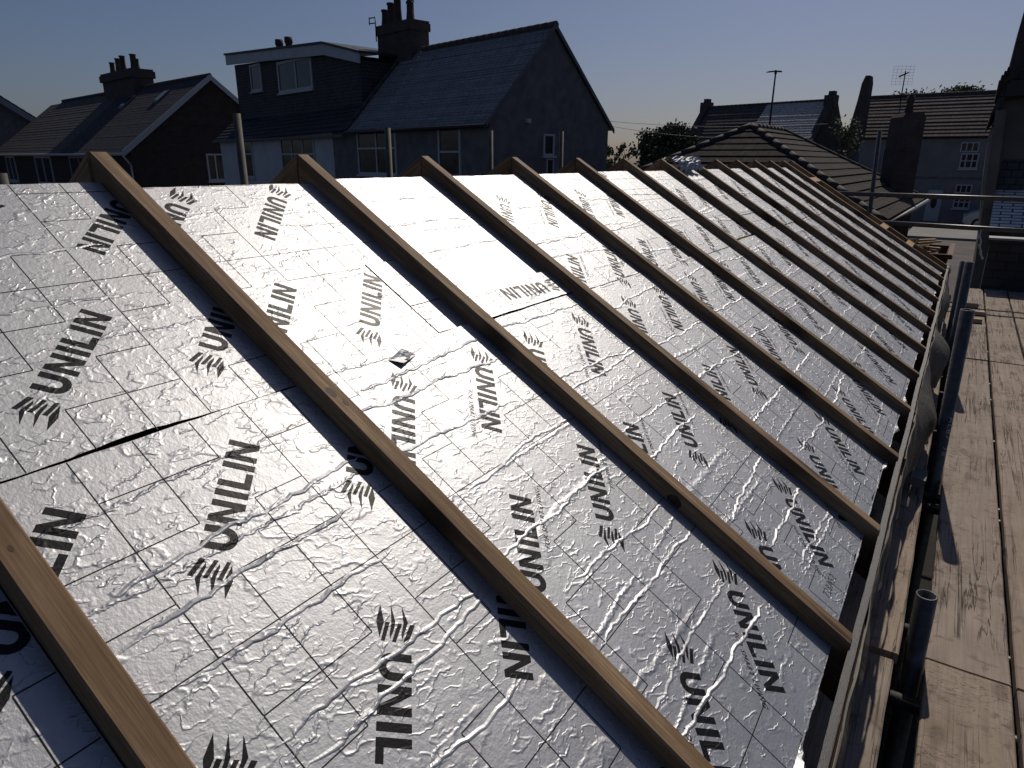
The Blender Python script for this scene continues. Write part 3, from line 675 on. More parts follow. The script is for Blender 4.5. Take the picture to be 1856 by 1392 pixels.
for i in range(24):
    x = rng.uniform(.1, 1.3); y = rng.uniform(21.4, 24.0); L = rng.uniform(.25, .8); an = rng.uniform(-.8, .8) if i > 2 else .25
    d = Vector((math.cos(an), math.sin(an), rng.uniform(-.15, .35))) * L; p = Vector((min(x, 1.35 - d.x * .5), y, rng.uniform(-2.45, -2.15)))
    m = MB(); sd = Vector((-math.sin(an), math.cos(an), 0)) * rng.uniform(.05, .16)
    m.prism([p - d / 2, p + d / 2, p + d / 2 + sd, p - d / 2 + sd], (0, 0, rng.uniform(.03, .07))); m.build('offcut', M['scrap'], t)

t = thing('parked_car', 'silver car nose visible beside the grey cottage doorway', 'car', (4.0, 48.8, GZ))
m = MB(); P0 = [(1.75, -3.2), (1.80, -2.85), (2.15, -2.62), (2.75, -2.42), (3.35, -2.05), (3.9, -1.95), (5.0, -1.98), (5.6, -2.35), (6.0, -2.6), (6.05, -3.25), (5.9, -3.42), (1.95, -3.45)]
m.prism([(x, 48.0, z - .12) for x, z in P0], (0, 1.7, 0)); bd = m.build('body', M['car'], t)
mo = bd.modifiers.new('b', 'BEVEL'); mo.width = .09; mo.segments = 3
m = MB(); m.prism([(2.85, 47.985, -2.52), (3.4, 47.985, -2.2), (5.0, 47.985, -2.13), (5.4, 47.985, -2.52)], (0, .01, 0)); m.build('side_window', M['glass'], t)
m = MB(); m.prism([(2.72, 48.1, -2.505), (3.3, 48.1, -2.15), (3.3, 49.6, -2.15), (2.72, 49.6, -2.505)], (-.03, 0, .02)); m.build('windscreen', M['glass'], t)
for x in (2.55, 5.25):
    for y in (47.96, 49.55):
        m = MB(); m.tube((x, y, -3.38), (x, y + .2, -3.38), .32, n=20); wh = m.build('wheel', M['rubber'], t)
        m = MB(); m.tube((x, y - .01, -3.38), (x, y + .21, -3.38), .19, n=14); m.build('rim', M['car'], wh)
m = MB(); m.box(1.77, 1.86, 48.15, 48.5, -3.0, -2.88); m.build('headlight', M['white_paint'], t)
m = MB(); m.box(1.77, 1.86, 49.2, 49.55, -3.0, -2.88); m.build('headlight', M['white_paint'], t)

# ------------------------------------------------------------------ the roof under construction
def RP(t, y, n=0.0): return Vector((t * math.cos(ALPHA) + n * math.sin(ALPHA), y, -t * math.sin(ALPHA) + n * math.cos(ALPHA)))
RW = .0435
YS = [-0.0003, 0.5931, 1.2026, 1.7835, 2.4031, 3.0113, 3.6105, 4.2131, 4.7978, 5.3989, 5.9936, 6.5949, 7.198, 7.8, 8.2]
XF = 1.692
def rafter_mesh(L_top, L_bot, wid, seed):
    D = .150; ta = math.tan(ALPHA); rng = random.Random(seed); bv = .003
    me = MB(); N = 14
    rows = []
    for i in range(N + 1):
        k = i / N; bow = .0010 * math.sin(k * 3.1 + seed) + rng.uniform(-.0006, .0006)
        ring = []
        for (y, z) in ((bv, 0), (wid - bv, 0), (wid, -bv), (wid, -D), (0, -D), (0, -bv)):
            ts = -z * ta; te = (XF - z * math.sin(ALPHA) * 1.0) / math.cos(ALPHA)   # plumb cuts
            te = XF / math.cos(ALPHA) - z * ta
            tt = ts + (te - ts) * k
            ring.append((tt, y + bow, z))
        rows.append(ring)
    for i in range(N):
        for j in range(6):
            jj = (j + 1) % 6
            me.poly([rows[i][j], rows[i + 1][j], rows[i + 1][jj], rows[i][jj]])
    me.poly(rows[0]); me.poly(rows[-1][::-1])
    return me
RAF_NOTE = {0: 'wide in the near bottom left corner', 1: 'crossing the lower left foil with a knot halfway', 2: 'with a dark knot near its foot', 3: 'running down from right of the sticker strip'}
protos = {}
def add_rafter(name, seed, y, opp, label, group, wid=RW):
    mb = rafter_mesh(0, 0, wid, seed)
    o = mb.build(name, M['rafter'], auto_uv=False)
    bm = bmesh.new(); bm.from_mesh(o.data); bmesh.ops.remove_doubles(bm, verts=bm.verts, dist=1e-5); bmesh.ops.recalc_face_normals(bm, faces=bm.faces); bm.to_mesh(o.data); bm.free()
    if opp: o.rotation_euler = (0, ALPHA, math.pi); o.location = (-.0015, y + wid, 0)
    else: o.rotation_euler = (0, ALPHA, 0); o.location = (0, y, 0)
    tag(o, label, 'rafter', group)
for i, y in enumerate(YS):
    note = RAF_NOTE.get(i, 'of the sunlit slope' if i < 13 else 'of the close far-end pair')
    add_rafter('rafter', i * 1.7, y, False, f'{ORD(i)} pine rafter counting from the camera, {note}', 'rafters on the foil-covered slope')
for i, y in enumerate(YS):
    if i == 0: continue
    dy = -.004 if i != 4 else -.028
    add_rafter('rafter', i * 2.3 + 5, y + dy, True, f'dark rafter of the far slope meeting the {ORD(i)} near rafter at the apex', 'rafters of the hidden far slope')
# prominent knots on two of the near rafters
M['knot'] = simple('dark_knot', (0.055, 0.03, 0.017), 0.7, var=0.5, scale=60)
for (ri, t_, yy, ra, rb, side) in ((1, .868, .016, .016, .008, 0), (1, .905, .024, .009, .005, 0), (2, 1.50, 0, .020, .017, 1), (3, 1.12, .022, .012, .006, 0), (0, .93, .02, .006, .003, 0)):
    ob = [q for q in COL.objects if q.get('label', '').startswith(ORD(ri) + ' pine rafter')][0]
    m = MB(); rg = random.Random(ri * 9 + int(t_ * 100)); pts = []
    for i in range(18):
        a = i * 6.28319 / 18; k = rg.uniform(.85, 1.12)
        pts.append((t_ + ra * math.cos(a) * k, yy + rb * math.sin(a) * k, .0003) if not side else (t_ + ra * math.cos(a) * k, -.0012, -.028 + rb * math.sin(a) * k))
    m.poly(pts); kn = m.build('knot', M['knot'], recalc=False, auto_uv=False); kn.parent = ob
# noggins between the last pair
for k, t0 in enumerate((.33, 1.21, 1.52)):
    m = MB(); m.box(0, .075, YS[13] + RW, YS[14], -.06, -.001)
    o = m.build('noggin', M['noggin'], auto_uv=False)
    o.rotation_euler = (0, ALPHA, 0); o.location = RP(t0, 0)
    tag(o, f'{("top", "middle", "lowest")[k]} pale timber noggin between the last two rafters', 'noggin', 'noggins in the end rafter pair')

Q = math.sqrt(.5)
ORI = {'A': ((-Q, Q), (-Q, -Q)), 'B': ((Q, -Q), (Q, Q)), 'S': ((-.06, -.998), (.998, -.06))}
Hc = .053
def letters():
    P = []; w = .0128
    def rect(a, b, c, d): P.append([(a, b), (c, b), (c, d), (a, d)])
    # U
    x0, x1 = 0, .0435; rc = (x1 - x0) / 2; cy = rc
    rect(x0, cy, x0 + w, Hc); rect(x1 - w, cy, x1, Hc)
    n = 10
    for i in range(n):
        a0 = math.pi + math.pi * i / n; a1 = math.pi + math.pi * (i + 1) / n
        P.append([(x0 + rc + rc * math.cos(a0), cy + rc * math.sin(a0)), (x0 + rc + rc * math.cos(a1), cy + rc * math.sin(a1)),
                  (x0 + rc + (rc - w) * math.cos(a1), cy + (rc - w) * math.sin(a1)), (x0 + rc + (rc - w) * math.cos(a0), cy + (rc - w) * math.sin(a0))])
    def N(x0, x1):
        rect(x0, 0, x0 + w * .95, Hc); rect(x1 - w * .95, 0, x1, Hc); d = .019
        P.append([(x0 + w * .95, Hc), (x0 + w * .95, Hc - d), (x1 - w * .95, 0), (x1 - w * .95, d)])
    N(.051, .0945); rect(.1045, 0, .1045 + w, Hc)
    rect(.1255, 0, .1255 + w, Hc); rect(.1255 + w, 0, .160, .0118)
    rect(.1665, 0, .1665 + w, Hc); N(.187, .2305)
    # mark
    P += [[(-.0807, -.0003), (-.0499, -.0058), (-.0234, .0006), (-.0506, .0070)],
          [(-.0506, .0093), (-.0183, .0028), (-.0184, .0090), (-.0505, .0167)],
          [(-.081, .0178), (-.0494, .0192), (-.0525, .0258), (-.081, .0180)], [(-.0494, .0192), (-.0310, .0166), (-.0233, .0180), (-.0383, .0236), (-.0525, .0258)],
          [(-.0511, .0302), (-.0187, .0208), (-.0186, .0274), (-.0510, .0370)],
          [(-.0808, .0364), (-.0526, .0396), (-.0543, .0470), (-.0808, .0366)], [(-.0526, .0396), (-.0328, .0360), (-.0246, .0377), (-.039, .0425), (-.0543, .0470)],
          [(-.0517, .0508), (-.0196, .0392), (-.0193, .0478), (-.0513, .0588)]]
    return P
LET = letters()
def text_tris(body, size, shear=.35):
    cu = bpy.data.curves.new('tmp', 'FONT'); cu.body = body; cu.size = size; cu.shear = shear; cu.space_character = 1.15; cu.resolution_u = 2
    ob = bpy.data.objects.new('tmp', cu); COL.objects.link(ob)
    dg = bpy.context.evaluated_depsgraph_get(); me = ob.evaluated_get(dg).to_mesh()
    out = [[tuple(me.vertices[v].co[:2]) for v in p.vertices] for p in me.polygons]
    ob.evaluated_get(dg).to_mesh_clear(); bpy.data.objects.remove(ob); bpy.data.curves.remove(cu)
    return out
TAG = text_tris('FOR SMART LIVING', .0165)
STAMP = text_tris('728A52', .03, 0)
def clip(poly, x0, x1, y0, y1):
    for ax, lim, sg in ((0, x0, 1), (0, x1, -1), (1, y0, 1), (1, y1, -1)):
        out = []
        for i in range(len(poly)):
            a, b = poly[i - 1], poly[i]; da = sg * (a[ax] - lim); db = sg * (b[ax] - lim)
            if (da >= 0) != (db >= 0):
                k = da / (da - db); out.append((a[0] + (b[0] - a[0]) * k, a[1] + (b[1] - a[1]) * k))
            if db >= 0: out.append(b)
        poly = out
        if len(poly) < 3: return []
    return poly
def board(label, outline, rects, h, logos, gt=0.0, gy=0.05, grid=True, ragged=0.0, seed=0, tagline=False, stamp=None, group='foil-faced insulation boards between the rafters', flap=False, lw=.0019, creases=()):
    rng = random.Random(seed + 100)
    tc = sum(p[0] for p in outline) / len(outline); yc = sum(p[1] for p in outline) / len(outline)
    org = RP(tc, yc, -h); m = MB()
    # refine outline, ragged along the cut ends (edges that run along y)
    pts = []
    for i in range(len(outline)):
        a, b = outline[i], outline[(i + 1) % len(outline)]
        along_y = abs(a[0] - b[0]) < 1e-6; k = max(1, int(abs(b[1] - a[1]) / .035)) if along_y else 1
        amp = .0022 + (ragged if along_y and a[0] > 1.5 else 0)
        for j in range(k):
            f_ = j / k; pts.append((a[0] + (b[0] - a[0]) * f_ + (rng.uniform(-amp, amp * .5) if along_y and j else 0), a[1] + (b[1] - a[1]) * f_))
    top = [(p[0] - tc, p[1] - yc, 0) for p in pts]
    ar = sum(top[i - 1][0] * top[i][1] - top[i][0] * top[i - 1][1] for i in range(len(top)))
    if ar < 0: top = top[::-1]
    # the board bends a touch: split top into strips is not needed, relief comes from the facing
    m.poly(top, 0); k = len(top)
    for i in range(k):
        a, b = top[i], top[(i + 1) % k]
        m.poly([(a[0], a[1], 0), (a[0], a[1], -.09), (b[0], b[1], -.09), (b[0], b[1], 0)], 2 if (seed in (38, 39) or a[0] + tc > 1.9) else 1)  # board sides painted black, standing for shade in the joints; exceptions show foam
    def ink(poly, e=.0004, mat=1):
        ar = sum(poly[i - 1][0] * poly[i][1] - poly[i][0] * poly[i - 1][1] for i in range(len(poly)))
        if abs(ar) < 1e-8: return
        if ar < 0: poly = poly[::-1]
        m.poly([(p[0] - tc, p[1] - yc, e) for p in poly], mat)
    EX = []
    for (o, ct, cy) in logos:
        d, u = ORI[o]; EX.append((o, ct - .114 * d[0] - .0265 * u[0], cy - .114 * d[1] - .0265 * u[1]))
    for (t0, t1, y0, y1) in rects:
        e = .0015; t0 += e; t1 -= e; y0 += e; y1 -= e
        for (o, ot, oy) in EX:
            d, u = ORI[o]
            if ot > t1 + .4 or ot < t0 - .4 or oy > y1 + .4 or oy < y0 - .4: continue
            for P_ in LET + ([[(x + .105, y - .026) for x, y in tr] for tr in TAG] if tagline else []):
                c_ = clip([(ot + d[0] * x + u[0] * y, oy + d[1] * x + u[1] * y) for x, y in P_], t0, t1, y0, y1)
                if c_: ink(c_)
        if grid:
            def hit(a, b):
                for k_ in (.08, .3, .5, .7, .92):
                    t = a[0] + (b[0] - a[0]) * k_; y = a[1] + (b[1] - a[1]) * k_
                    for (o, ot, oy) in EX:
                        d, u = ORI[o]; x_ = (t - ot) * d[0] + (y - oy) * d[1]; y_ = (t - ot) * u[0] + (y - oy) * u[1]
                        if -.095 < x_ < .245 and -.012 - (.02 if tagline else 0) < y_ < .066: return True
                return False
            i0 = math.floor((t0 - gt) / .1); i1 = math.ceil((t1 - gt) / .1); j0 = math.floor((y0 - gy) / .1); j1 = math.ceil((y1 - gy) / .1)
            for i in range(i0, i1 + 1):
                t = gt + .1 * i
                for j in range(j0, j1 + 1):
                    y = gy + .1 * j
                    if t0 < t < t1:
                        if not hit((t, y), (t, y + .1)):
                            c_ = clip([(t - lw / 2, y), (t + lw / 2, y), (t + lw / 2, y + .1), (t - lw / 2, y + .1)], t0, t1, y0, y1)
                            if c_: ink(c_, .0003)
                    if y0 < y < y1:
                        if not hit((t, y), (t + .1, y)):
                            c_ = clip([(t + lw / 2, y - lw / 2), (t + .1 - lw / 2, y - lw / 2), (t + .1 - lw / 2, y + lw / 2), (t + lw / 2, y + lw / 2)], t0, t1, y0, y1)
                            if c_: ink(c_, .0003)
        if stamp:
            for tr in STAMP:
                d, u = (0.0, 1.0), (-1.0, 0.0)
                c_ = clip([(stamp[0] + u[0] * y, stamp[1] + d[1] * x) for x, y in tr], t0, t1, y0, y1)
                if c_: ink(c_, .0005, 3)
    for (t0, t1, y0, y1) in (rects or [(outline[0][0], outline[1][0], outline[0][1], outline[2][1])]):
        if not creases: break
        for ct in creases:
            if not (t0 + .03 < ct < t1 - .03): continue
            r2 = random.Random(int(ct * 1000) + seed * 7); ya_, yb_ = y0 + .002, y1 - .002
            if r2.random() < .35: ya_ += r2.uniform(.0, .25) * (y1 - y0)
            if r2.random() < .35: yb_ -= r2.uniform(.0, .3) * (y1 - y0)
            nst = max(4, int((yb_ - ya_) / .012)); drift = r2.uniform(-.07, .07); wob = 0; prevr = None; H0 = r2.uniform(.0014, .0026)
            for i in range(nst + 1):
                yy = ya_ + (yb_ - ya_) * i / nst; wob = wob * .82 + r2.uniform(-.0042, .0042)
                tt = ct + drift * (yy - (y0 + y1) / 2) + wob; env = min(1, i / 4, (nst - i) / 4); hh = H0 * env * (.75 + .25 * math.sin(i * .55 + seed)) + .0001; hw = (.0030 + .4 * hh) * (.4 + .6 * env)
                cur = [(tt - hw * 1.5 - tc, yy - yc, .00005), (tt - hw * .25 - tc, yy - yc, hh), (tt + hw * .35 - tc, yy - yc, hh * .8), (tt + hw - tc, yy - yc, .00005)]
                if prevr:
                    for a_ in range(3): m.poly([prevr[a_], cur[a_], cur[a_ + 1], prevr[a_ + 1]][::-1], 0, True)
                prevr = cur
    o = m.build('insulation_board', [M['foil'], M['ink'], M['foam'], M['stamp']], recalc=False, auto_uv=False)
    o.location = org; o.rotation_euler = (0, ALPHA, 0)
    tag(o, label, 'insulation board', group)
    if flap:   # torn, curled-up facing along the bottom cut
        q = MB(); ymin = min(p[1] for p in outline); ymax = max(p[1] for p in outline); te = max(p[0] for p in outline)
        y = ymin + .01; prev = None; nn = int((ymax - ymin) / .008)
        for i in range(nn + 1):
            y = ymin + (ymax - ymin) * i / nn
            s_ = max(0, math.sin(y * 9 + seed) * .5 + math.sin(y * 31 + seed * 2) * .5 + .2); wv = (.001 + .013 * s_ * s_ * rng.uniform(.5, 1.1)); up = wv * rng.uniform(.1, .8)
            cur = [(te - tc - .003, y - yc, .0006), (te - tc + wv * .5, y - yc, up * .6 + .0006), (te - tc + wv, y - yc, up * .2)]
            if prev:
                for a_ in range(2): q.poly([prev[a_], prev[a_ + 1], cur[a_ + 1], cur[a_]], 0, True)
            prev = cur
        fl = q.build('torn_facing', [M['foil']], recalc=False, auto_uv=False); fl.parent = o
    return o
E0 = .0015
def bay(n): return (YS[n] + RW + E0, YS[n + 1] - E0) if n >= 0 else (-.62, YS[0] - E0)
def rect(t0, t1, n): y0, y1 = bay(n); return [(t0, y0), (t1, y0), (t1, y1), (t0, y1)], [(t0, t1, y0, y1)]
BT = 1.965
ol, rc = rect(.07, BT, -1)
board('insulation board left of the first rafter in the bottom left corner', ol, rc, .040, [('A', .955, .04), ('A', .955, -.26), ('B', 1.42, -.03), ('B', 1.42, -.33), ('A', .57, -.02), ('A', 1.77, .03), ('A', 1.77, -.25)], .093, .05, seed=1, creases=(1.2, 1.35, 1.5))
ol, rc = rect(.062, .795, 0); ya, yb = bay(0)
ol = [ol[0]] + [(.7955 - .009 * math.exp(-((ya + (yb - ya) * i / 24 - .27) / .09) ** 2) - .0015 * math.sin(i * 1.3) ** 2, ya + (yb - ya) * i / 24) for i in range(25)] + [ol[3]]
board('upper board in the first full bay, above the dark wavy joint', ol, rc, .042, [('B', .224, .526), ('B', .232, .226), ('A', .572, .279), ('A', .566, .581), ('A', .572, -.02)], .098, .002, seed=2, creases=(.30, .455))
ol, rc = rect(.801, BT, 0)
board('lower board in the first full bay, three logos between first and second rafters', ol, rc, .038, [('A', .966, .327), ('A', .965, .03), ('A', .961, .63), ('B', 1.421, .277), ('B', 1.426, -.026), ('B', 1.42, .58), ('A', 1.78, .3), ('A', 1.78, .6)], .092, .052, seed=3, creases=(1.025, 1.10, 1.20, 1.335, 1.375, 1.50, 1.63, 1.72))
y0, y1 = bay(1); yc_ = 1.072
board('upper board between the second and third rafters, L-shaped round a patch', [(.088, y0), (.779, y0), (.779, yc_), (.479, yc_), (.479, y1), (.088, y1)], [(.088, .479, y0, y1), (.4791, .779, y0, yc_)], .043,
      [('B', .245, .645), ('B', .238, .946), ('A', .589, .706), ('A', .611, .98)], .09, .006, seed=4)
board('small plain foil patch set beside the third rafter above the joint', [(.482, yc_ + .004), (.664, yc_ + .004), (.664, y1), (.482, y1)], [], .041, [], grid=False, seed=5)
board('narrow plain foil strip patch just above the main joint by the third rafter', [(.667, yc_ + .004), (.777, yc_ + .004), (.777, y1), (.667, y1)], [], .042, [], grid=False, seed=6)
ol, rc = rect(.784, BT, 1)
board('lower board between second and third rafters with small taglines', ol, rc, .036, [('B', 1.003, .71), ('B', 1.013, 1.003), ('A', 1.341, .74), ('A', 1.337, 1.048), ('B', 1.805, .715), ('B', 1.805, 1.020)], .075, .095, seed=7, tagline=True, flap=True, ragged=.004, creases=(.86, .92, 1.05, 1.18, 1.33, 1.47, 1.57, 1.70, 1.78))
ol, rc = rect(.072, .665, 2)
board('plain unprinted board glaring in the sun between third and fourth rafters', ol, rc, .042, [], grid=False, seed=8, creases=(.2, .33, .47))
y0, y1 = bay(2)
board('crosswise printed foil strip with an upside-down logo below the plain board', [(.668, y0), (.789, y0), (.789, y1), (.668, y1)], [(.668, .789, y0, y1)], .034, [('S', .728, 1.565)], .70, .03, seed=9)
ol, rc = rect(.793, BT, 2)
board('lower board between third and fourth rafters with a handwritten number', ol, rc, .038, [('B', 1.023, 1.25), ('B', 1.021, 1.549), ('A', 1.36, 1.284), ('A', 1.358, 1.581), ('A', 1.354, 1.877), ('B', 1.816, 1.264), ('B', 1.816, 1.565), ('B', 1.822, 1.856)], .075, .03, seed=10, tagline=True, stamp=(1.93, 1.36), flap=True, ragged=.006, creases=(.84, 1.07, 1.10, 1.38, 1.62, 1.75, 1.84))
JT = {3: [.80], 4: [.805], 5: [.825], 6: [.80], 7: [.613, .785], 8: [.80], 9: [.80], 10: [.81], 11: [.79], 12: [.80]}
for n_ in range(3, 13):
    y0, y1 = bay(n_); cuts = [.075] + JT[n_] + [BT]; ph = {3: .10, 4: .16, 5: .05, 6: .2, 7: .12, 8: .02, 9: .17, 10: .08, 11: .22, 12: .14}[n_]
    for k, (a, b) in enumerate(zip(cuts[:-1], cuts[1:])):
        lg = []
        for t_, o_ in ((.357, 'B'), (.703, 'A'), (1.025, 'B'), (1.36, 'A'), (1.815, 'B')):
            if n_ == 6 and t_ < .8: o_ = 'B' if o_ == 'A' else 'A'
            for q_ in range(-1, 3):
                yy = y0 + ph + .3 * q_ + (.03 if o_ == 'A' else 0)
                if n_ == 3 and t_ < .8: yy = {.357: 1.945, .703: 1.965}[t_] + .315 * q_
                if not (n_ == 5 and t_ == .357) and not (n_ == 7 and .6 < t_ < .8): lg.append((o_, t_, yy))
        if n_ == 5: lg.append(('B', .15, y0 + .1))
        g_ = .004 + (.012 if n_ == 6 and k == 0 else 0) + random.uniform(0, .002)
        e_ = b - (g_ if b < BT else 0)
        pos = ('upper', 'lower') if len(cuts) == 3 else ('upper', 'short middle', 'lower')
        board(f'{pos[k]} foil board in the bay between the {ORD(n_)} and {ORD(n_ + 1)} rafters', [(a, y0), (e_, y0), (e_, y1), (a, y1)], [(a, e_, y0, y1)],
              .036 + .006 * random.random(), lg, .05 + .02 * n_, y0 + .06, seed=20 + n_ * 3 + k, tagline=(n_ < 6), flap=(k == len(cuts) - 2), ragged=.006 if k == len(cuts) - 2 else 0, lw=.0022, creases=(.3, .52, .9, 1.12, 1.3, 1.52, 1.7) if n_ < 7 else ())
# loose crumpled offcut of foil at the ridge, eighth bay
m = MB(); rng = random.Random(5); nx, ny = 12, 16; grd = []
for i in range(nx + 1):
    row = []
    for j in range(ny + 1):
        t_ = -.01 + .13 * i / nx; y_ = 4.27 + .5 * j / ny
        n_ = .05 * math.sin(3.1 * i / nx) - .032 + .016 * math.sin(j * 1.9 + i * .7) + rng.uniform(-.006, .006)
        if i < 2 and 5 < j < 9: t_ += .03
        row.append(RP(t_, y_ + .03 * i / nx, n_ + .02))
    grd.append(row)
for i in range(nx):
    for j in range(ny): m.poly([grd[i][j], grd[i + 1][j], grd[i + 1][j + 1], grd[i][j + 1]], 0, False)
o = m.build('foil_offcut', M['foil'], recalc=False, auto_uv=False, origin=RP(.05, 4.5)); tag(o, 'loose crumpled silver foil scrap curling over the ridge between far rafters', 'foil scrap')
# torn tab of tape by the second bay joint
m = MB(); rng = random.Random(8); base = [(.815, .845), (.80, .90), (.826, .93), (.843, .865)]
pts = [RP(t_, y_, -.034 + .008 * (i % 2)) for i, (t_, y_) in enumerate(base)]
m.poly(pts, 0); m.poly([RP(.826, .885, -.0265), RP(.824, .915, -.0265), RP(.838, .885, -.0265)], 1)
o = m.build('tape_tab', [M['foil'], M['ink']], recalc=False, auto_uv=False, origin=RP(.82, .89)); tag(o, 'torn black and silver tape tab by the joint right of the second rafter', 'tape')

# eaves: wall plate, fascia, mineral felt strip, drooping membrane
m = MB(); m.box(1.36, 1.60, -1.5, 8.3, GZ, -1.16); m.box(1.42, 1.58, -1.49, 8.29, -1.159, -1.12)
tag(m.build('eaves_wall', M['brick_dark']), 'dark brick wall under the rafter feet', 'wall')
m = MB(); m.box(-1.6, -1.36, -1.5, 8.3, GZ, -1.16)
tag(m.build('eaves_wall', M['brick_dark']), 'dark brick wall carrying the hidden far slope', 'wall')
m = MB(); m.box(-1.34, 1.34, 7.95, 8.18, GZ, -1.3)
tag(m.build('gable_end_wall', M['brick_dark']), 'brick wall closing the far end under the roof', 'wall')
m = MB(); m.box(-1.5, 1.4, -1.5, 7.9, -2.0, -1.9); tag(m.build('floor_deck', M['sb'][2]), kind='structure')
t = thing('fascia', 'long dark fascia along the eaves topped by sparkling grey mineral felt', 'fascia', (1.7, 3.5, -1.2))
m = MB(); m.box(1.6925, 1.7065, -1.2, 8.46, -1.3, -1.056); m.build('board', M['rafter'], t)
m = MB(); rng = random.Random(2); N = 240; prev = None
for i in range(N + 1):
    y = -1.2 + 9.68 * i / N; wv = .0015 * math.sin(y * 5) + rng.uniform(-.0006, .0006)
    cur = [Vector((1.6895 + wv, y, -1.060)), Vector((1.6905 + wv, y, -1.0515)), Vector((1.7065 + wv, y, -1.0525)), Vector((1.7085 + wv, y, -1.062))]
    if prev:
        for a in range(3): m.poly([prev[a], prev[a + 1], cur[a + 1], cur[a]], 0, True)
    prev = cur
m.build('felt_strip', M['felt'], t, recalc=False)
t2 = thing('breather_membrane', 'loose grey membrane hanging crumpled outside the eaves fascia', 'membrane', (1.73, 3.5, -1.1))
def lump(y, c, w): x = (y - c) / w; return math.exp(-x * x)
m = MB(); me2 = MB(); N = 560; V = 12; prev = None; pe = None
for i in range(N + 1):
    y = -1.2 + 9.66 * i / N
    ln = .075 + .012 * math.sin(y * 3.3) + .24 * lump(y, 3.55, .38) + .16 * lump(y, 2.95, .25) + .22 * lump(y, 4.55, .35) + .10 * lump(y, 5.7, .5) + .2 * lump(y, 6.9, .6) + .006 * math.sin(y * 47)
    bl = .004 + .085 * lump(y, 3.45, .42) + .10 * lump(y, 4.75, .22) + .05 * lump(y, 6.8, .6) + .003 * math.sin(y * 21)
    tx = 1.7145 + .0025 * math.sin(y * 3.1) + .0018 * math.sin(y * 11.3) + .0012 * math.sin(y * 29)
    cur = []
    for v in range(V + 1):
        k = v / V
        cur.append(Vector((tx + .004 * k + bl * math.sin(min(1, k * 1.25) * 2.2) + .006 * math.sin(y * 13 + k * 5) * k + .003 * math.sin(y * 41 + k * 9) * k, y + .02 * k * math.sin(y * 2), -1.058 - ln * k)))
    if prev:
        for v in range(V): m.poly([prev[v], prev[v + 1], cur[v + 1], cur[v]], 0, True)
    prev = cur
    ce = [cur[0] + Vector((-.0015, 0, .0)), cur[0] + Vector((-.0005, 0, .0045 + .0015 * math.sin(y * 9))), cur[0] + Vector((.002 + .0015 * math.sin(y * 7), 0, -.003))]
    if pe:
        for v in range(2): me2.poly([pe[v], pe[v + 1], ce[v + 1], ce[v]], 0, True)
    pe = ce
m.build('sheet', M['membrane'], t2, recalc=False); me2.build('cream_edge', M['cream'], t2, recalc=False)
# crushed pale packet on the inner boards
m = MB(); m.prism([(1.745, 3.02, -1.392), (1.80, 3.0, -1.392), (1.805, 3.13, -1.392), (1.75, 3.15, -1.392)], (.004, .01, .035))
o = m.build('brick_offcut', M['concrete'], origin=(1.77, 3.08, -1.39)); tag(o, 'pale rough rubble piece on the inner board below the membrane lump', 'rubble')

# ------------------------------------------------------------------ scaffold
ZB = -1.43
def sboard(x0, x1, y0, y1, mi, label, group, seed, dz=0.0):
    rng = random.Random(seed); m = MB(); N = max(2, int((y1 - y0) / .12)); D = .038; e = .004
    rows = []
    for i in range(N + 1):
        y = y0 + (y1 - y0) * i / N; wl = rng.uniform(-.0012, .0012); wr = rng.uniform(-.0012, .0012); wz = .002 * math.sin(y * .9 + seed)
        rows.append([(x0 + wl + e, y, wz), (x0 + (x1 - x0) * .5, y, wz - .0015), (x1 + wr - e, y, wz), (x1 + wr, y, wz - e), (x1 + wr, y, wz - D), (x0 + wl, y, wz - D), (x0 + wl, y, wz - e)])
    for i in range(N):
        for j in range(7): m.poly([rows[i][j], rows[i + 1][j], rows[i + 1][(j + 1) % 7], rows[i][(j + 1) % 7]])
    m.poly(rows[0]); m.poly(rows[-1][::-1])
    m.v = [v + Vector((0, 0, ZB + dz)) for v in m.v]
    o = m.build('scaffold_board', M['sb'][mi], origin=((x0 + x1) / 2, (y0 + y1) / 2, ZB), auto_uv=False)
    bm = bmesh.new(); bm.from_mesh(o.data); bmesh.ops.remove_doubles(bm, verts=bm.verts, dist=1e-5); bmesh.ops.recalc_face_normals(bm, faces=bm.faces); bm.to_mesh(o.data); bm.free()
    tag(o, label, 'scaffold board', group); return o
xs = [(1.874, 2.086), (2.100, 2.314), (2.328, 2.544), (2.558, 2.774), (2.788, 3.0)]
ysg = [(-2.1, 1.812), (1.826, 5.775), (5.79, 9.40)]
for i, (a, b) in enumerate(xs):
    for j, (c, d) in enumerate(ysg):
        if i > 2 and j < 2: continue
        where = ('nearest the camera', 'in the middle run', 'running to the block wall')[j]
        sboard(a, b, c, d, (i + 2 * j) % 3, f'{ORD(i)} scaffold plank out from the tubes, {where}', 'walkway scaffold boards', i * 3 + j, dz=(.0, -.002, .003)[j] + .0015 * (i % 2))
sboard(1.572, 1.795, -2.0, 1.752, 1, 'narrow inner plank beside the fascia, nearest the camera', 'inner scaffold boards', 31)
sboard(1.585, 1.806, 1.79, 5.70, 0, 'inner plank beside the fascia from the near joint to the membrane folds', 'inner scaffold boards', 32)
sboard(1.60, 1.82, 5.73, 8.2, 2, 'inner plank beside the far end of the fascia', 'inner scaffold boards', 33)
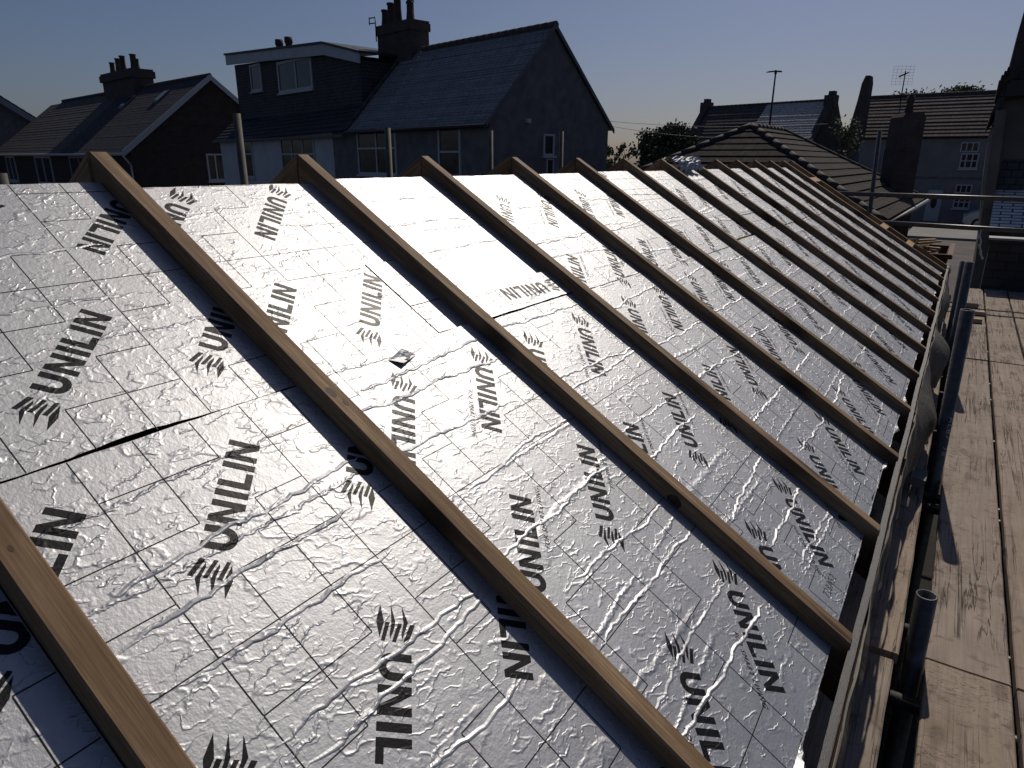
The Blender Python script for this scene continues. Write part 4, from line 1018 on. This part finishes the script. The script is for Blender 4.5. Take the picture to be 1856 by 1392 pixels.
def tubeobj(name, a, b, label, group, r=.0255, coupl=None, mt='tube'):
    a = Vector(a); b = Vector(b); m = MB(); n = 22
    d = (b - a).normalized(); p = d.orthogonal().normalized(); q = d.cross(p); rings = []
    for pt, rr in ((a, r), (b, r), (b, r - .0045), (b - d * .25, r - .0045)):
        rings.append([pt + p * math.cos(6.28319 * i / n) * rr + q * math.sin(6.28319 * i / n) * rr for i in range(n)])
    for k in range(3):
        for i in range(n):
            j = (i + 1) % n; m.poly([rings[k][i], rings[k][j], rings[k + 1][j], rings[k + 1][i]], 0, k != 1)
    m.poly(rings[3]); m.poly(rings[0][::-1])
    o = m.build(name, M[mt], origin=(a + b) / 2, auto_uv=False)
    bm = bmesh.new(); bm.from_mesh(o.data); bmesh.ops.remove_doubles(bm, verts=bm.verts, dist=1e-6); bmesh.ops.recalc_face_normals(bm, faces=bm.faces); bm.to_mesh(o.data); bm.free()
    for pl in o.data.polygons: pl.use_smooth = True
    tag(o, label, 'scaffold tube', group)
    if coupl:
        c = MB(); pc = a.lerp(b, coupl); c.tube(pc - d * .045, pc + d * .045, r + .012, n=12); c.box(pc.x - .02, pc.x + .02, pc.y - .07, pc.y + .07, pc.z - .035, pc.z + .035)
        c.build('coupler', M['tube'], None).parent = o; bpy.context.view_layer.update()
        ch = o.children[0]; ch.matrix_parent_inverse = Matrix.Translation(-(a + b) / 2)
    return o
def standard(x, y, ztop, label, lean=.045, r=.028, grp='scaffold standards along the eaves gap'):
    return tubeobj('scaffold_tube', (x + lean * (ztop - GZ) * .6, y, GZ), (x, y, ztop), label, grp, r)
standard(1.8405, 1.79, -1.203, 'upright scaffold tube with open round end, nearest the camera', .03)
standard(1.826, 3.28, -.628, 'second upright scaffold tube in the gap, reaching mid height', .03)
standard(1.828, 5.18, -.640, 'third upright scaffold tube behind the tall open one', .03)
standard(1.80, 5.9, -.72, 'slim upright scaffold tube left of the third standard', .03, .022)
tubeobj('scaffold_tube', (2.5, -2.2, -1.53), (2.5, 9.2, -1.53), 'outer ledger tube hidden mostly below the walkway', None, .024)
for k, y in enumerate((1.665, 2.03, 3.04, 3.16, 4.08, 4.9, 5.3, 6.3, 7.4, 8.6)):
    tubeobj('scaffold_tube', (1.50, y, -1.494), (2.75, y, -1.494), f'{ORD(k)} short transom tube glinting in the gap, counting away from the camera', 'transom tubes under the boards', .022)
tubeobj('guard_rail', (.2, 8.75, -.36), (3.4, 8.78, -.385), 'upper horizontal guard rail across the far end of the scaffold', 'guard rails')
tubeobj('guard_rail', (.6, 8.72, -.665), (3.4, 8.75, -.71), 'lower horizontal guard rail across the far end of the scaffold', 'guard rails')
tubeobj('scaffold_tube', (.93, 8.9, GZ), (.775, 8.9, .33), 'slim dark upright behind the guard rail left of the brick stack', None, .024)
# standards of the far-side scaffold, showing over the ridge
for k, (y, z) in enumerate(((1.16, -.08), (2.43, .24), (3.71, .21), (5.05, .24), (6.36, .28))):
    lab = ['at the extreme left edge', 'in front of the low brick house gable', 'in front of the slate house window', 'in front of the slate house wall', 'in front of the small gable window'][k]
    tubeobj('scaffold_tube', (-1.95, y, GZ), (-1.95, y, z), f'dull far-side scaffold upright {lab}', 'far side scaffold standards', .0225, mt='tube_dull')
# pale bricks and clamps on the far boards
for k, (x, y, w_) in enumerate(((1.92, 8.0, .16), (2.0, 7.6, .12), (1.96, 7.2, .14))):
    m = MB(); m.box(x, x + w_ * .7, y, y + .07, ZB + .006, ZB + .045); o = m.build('brick', M['scrap'], origin=(x, y, ZB)); mo = o.modifiers.new('b', 'BEVEL'); mo.width = .006
    tag(o, ('farthest', 'middle', 'nearest')[k] + ' pale brick lying on the boards before the block wall', 'brick', 'loose bricks on the far boards')
# white rope clamps hanging on the end standard
t = thing('rope', 'knotted white rope hanging below the lower guard rail', 'rope', (1.98, 8.7, -.9))
m = MB(); rng = random.Random(4); p = Vector((1.93, 8.69, -.70))
for i in range(14):
    q = p + Vector((rng.uniform(-.012, .014) + .003, 0, -.022)); m.tube(p, q, rng.uniform(.007, .013), n=7); p = q
m.build('strand', M['white_paint'], t)
# chalk marks on the second standard
TM = text_tris('ALB7  78', .05, 0)
m = MB()
for tr in TM: m.poly([Vector((1.8555 + .00 + (-x) * .02, 3.251, -1.0 - x)) if False else Vector((1.847 + y * .5, 3.2525 + y * .12, -1.12 - x * .9)) for x, y in tr])
o = m.build('painted_mark', M['mark'], recalc=False); o.parent = [q for q in COL.objects if q.get('label', '').startswith('second upright')][0]
o.matrix_parent_inverse = Matrix.Translation(-o.parent.location)
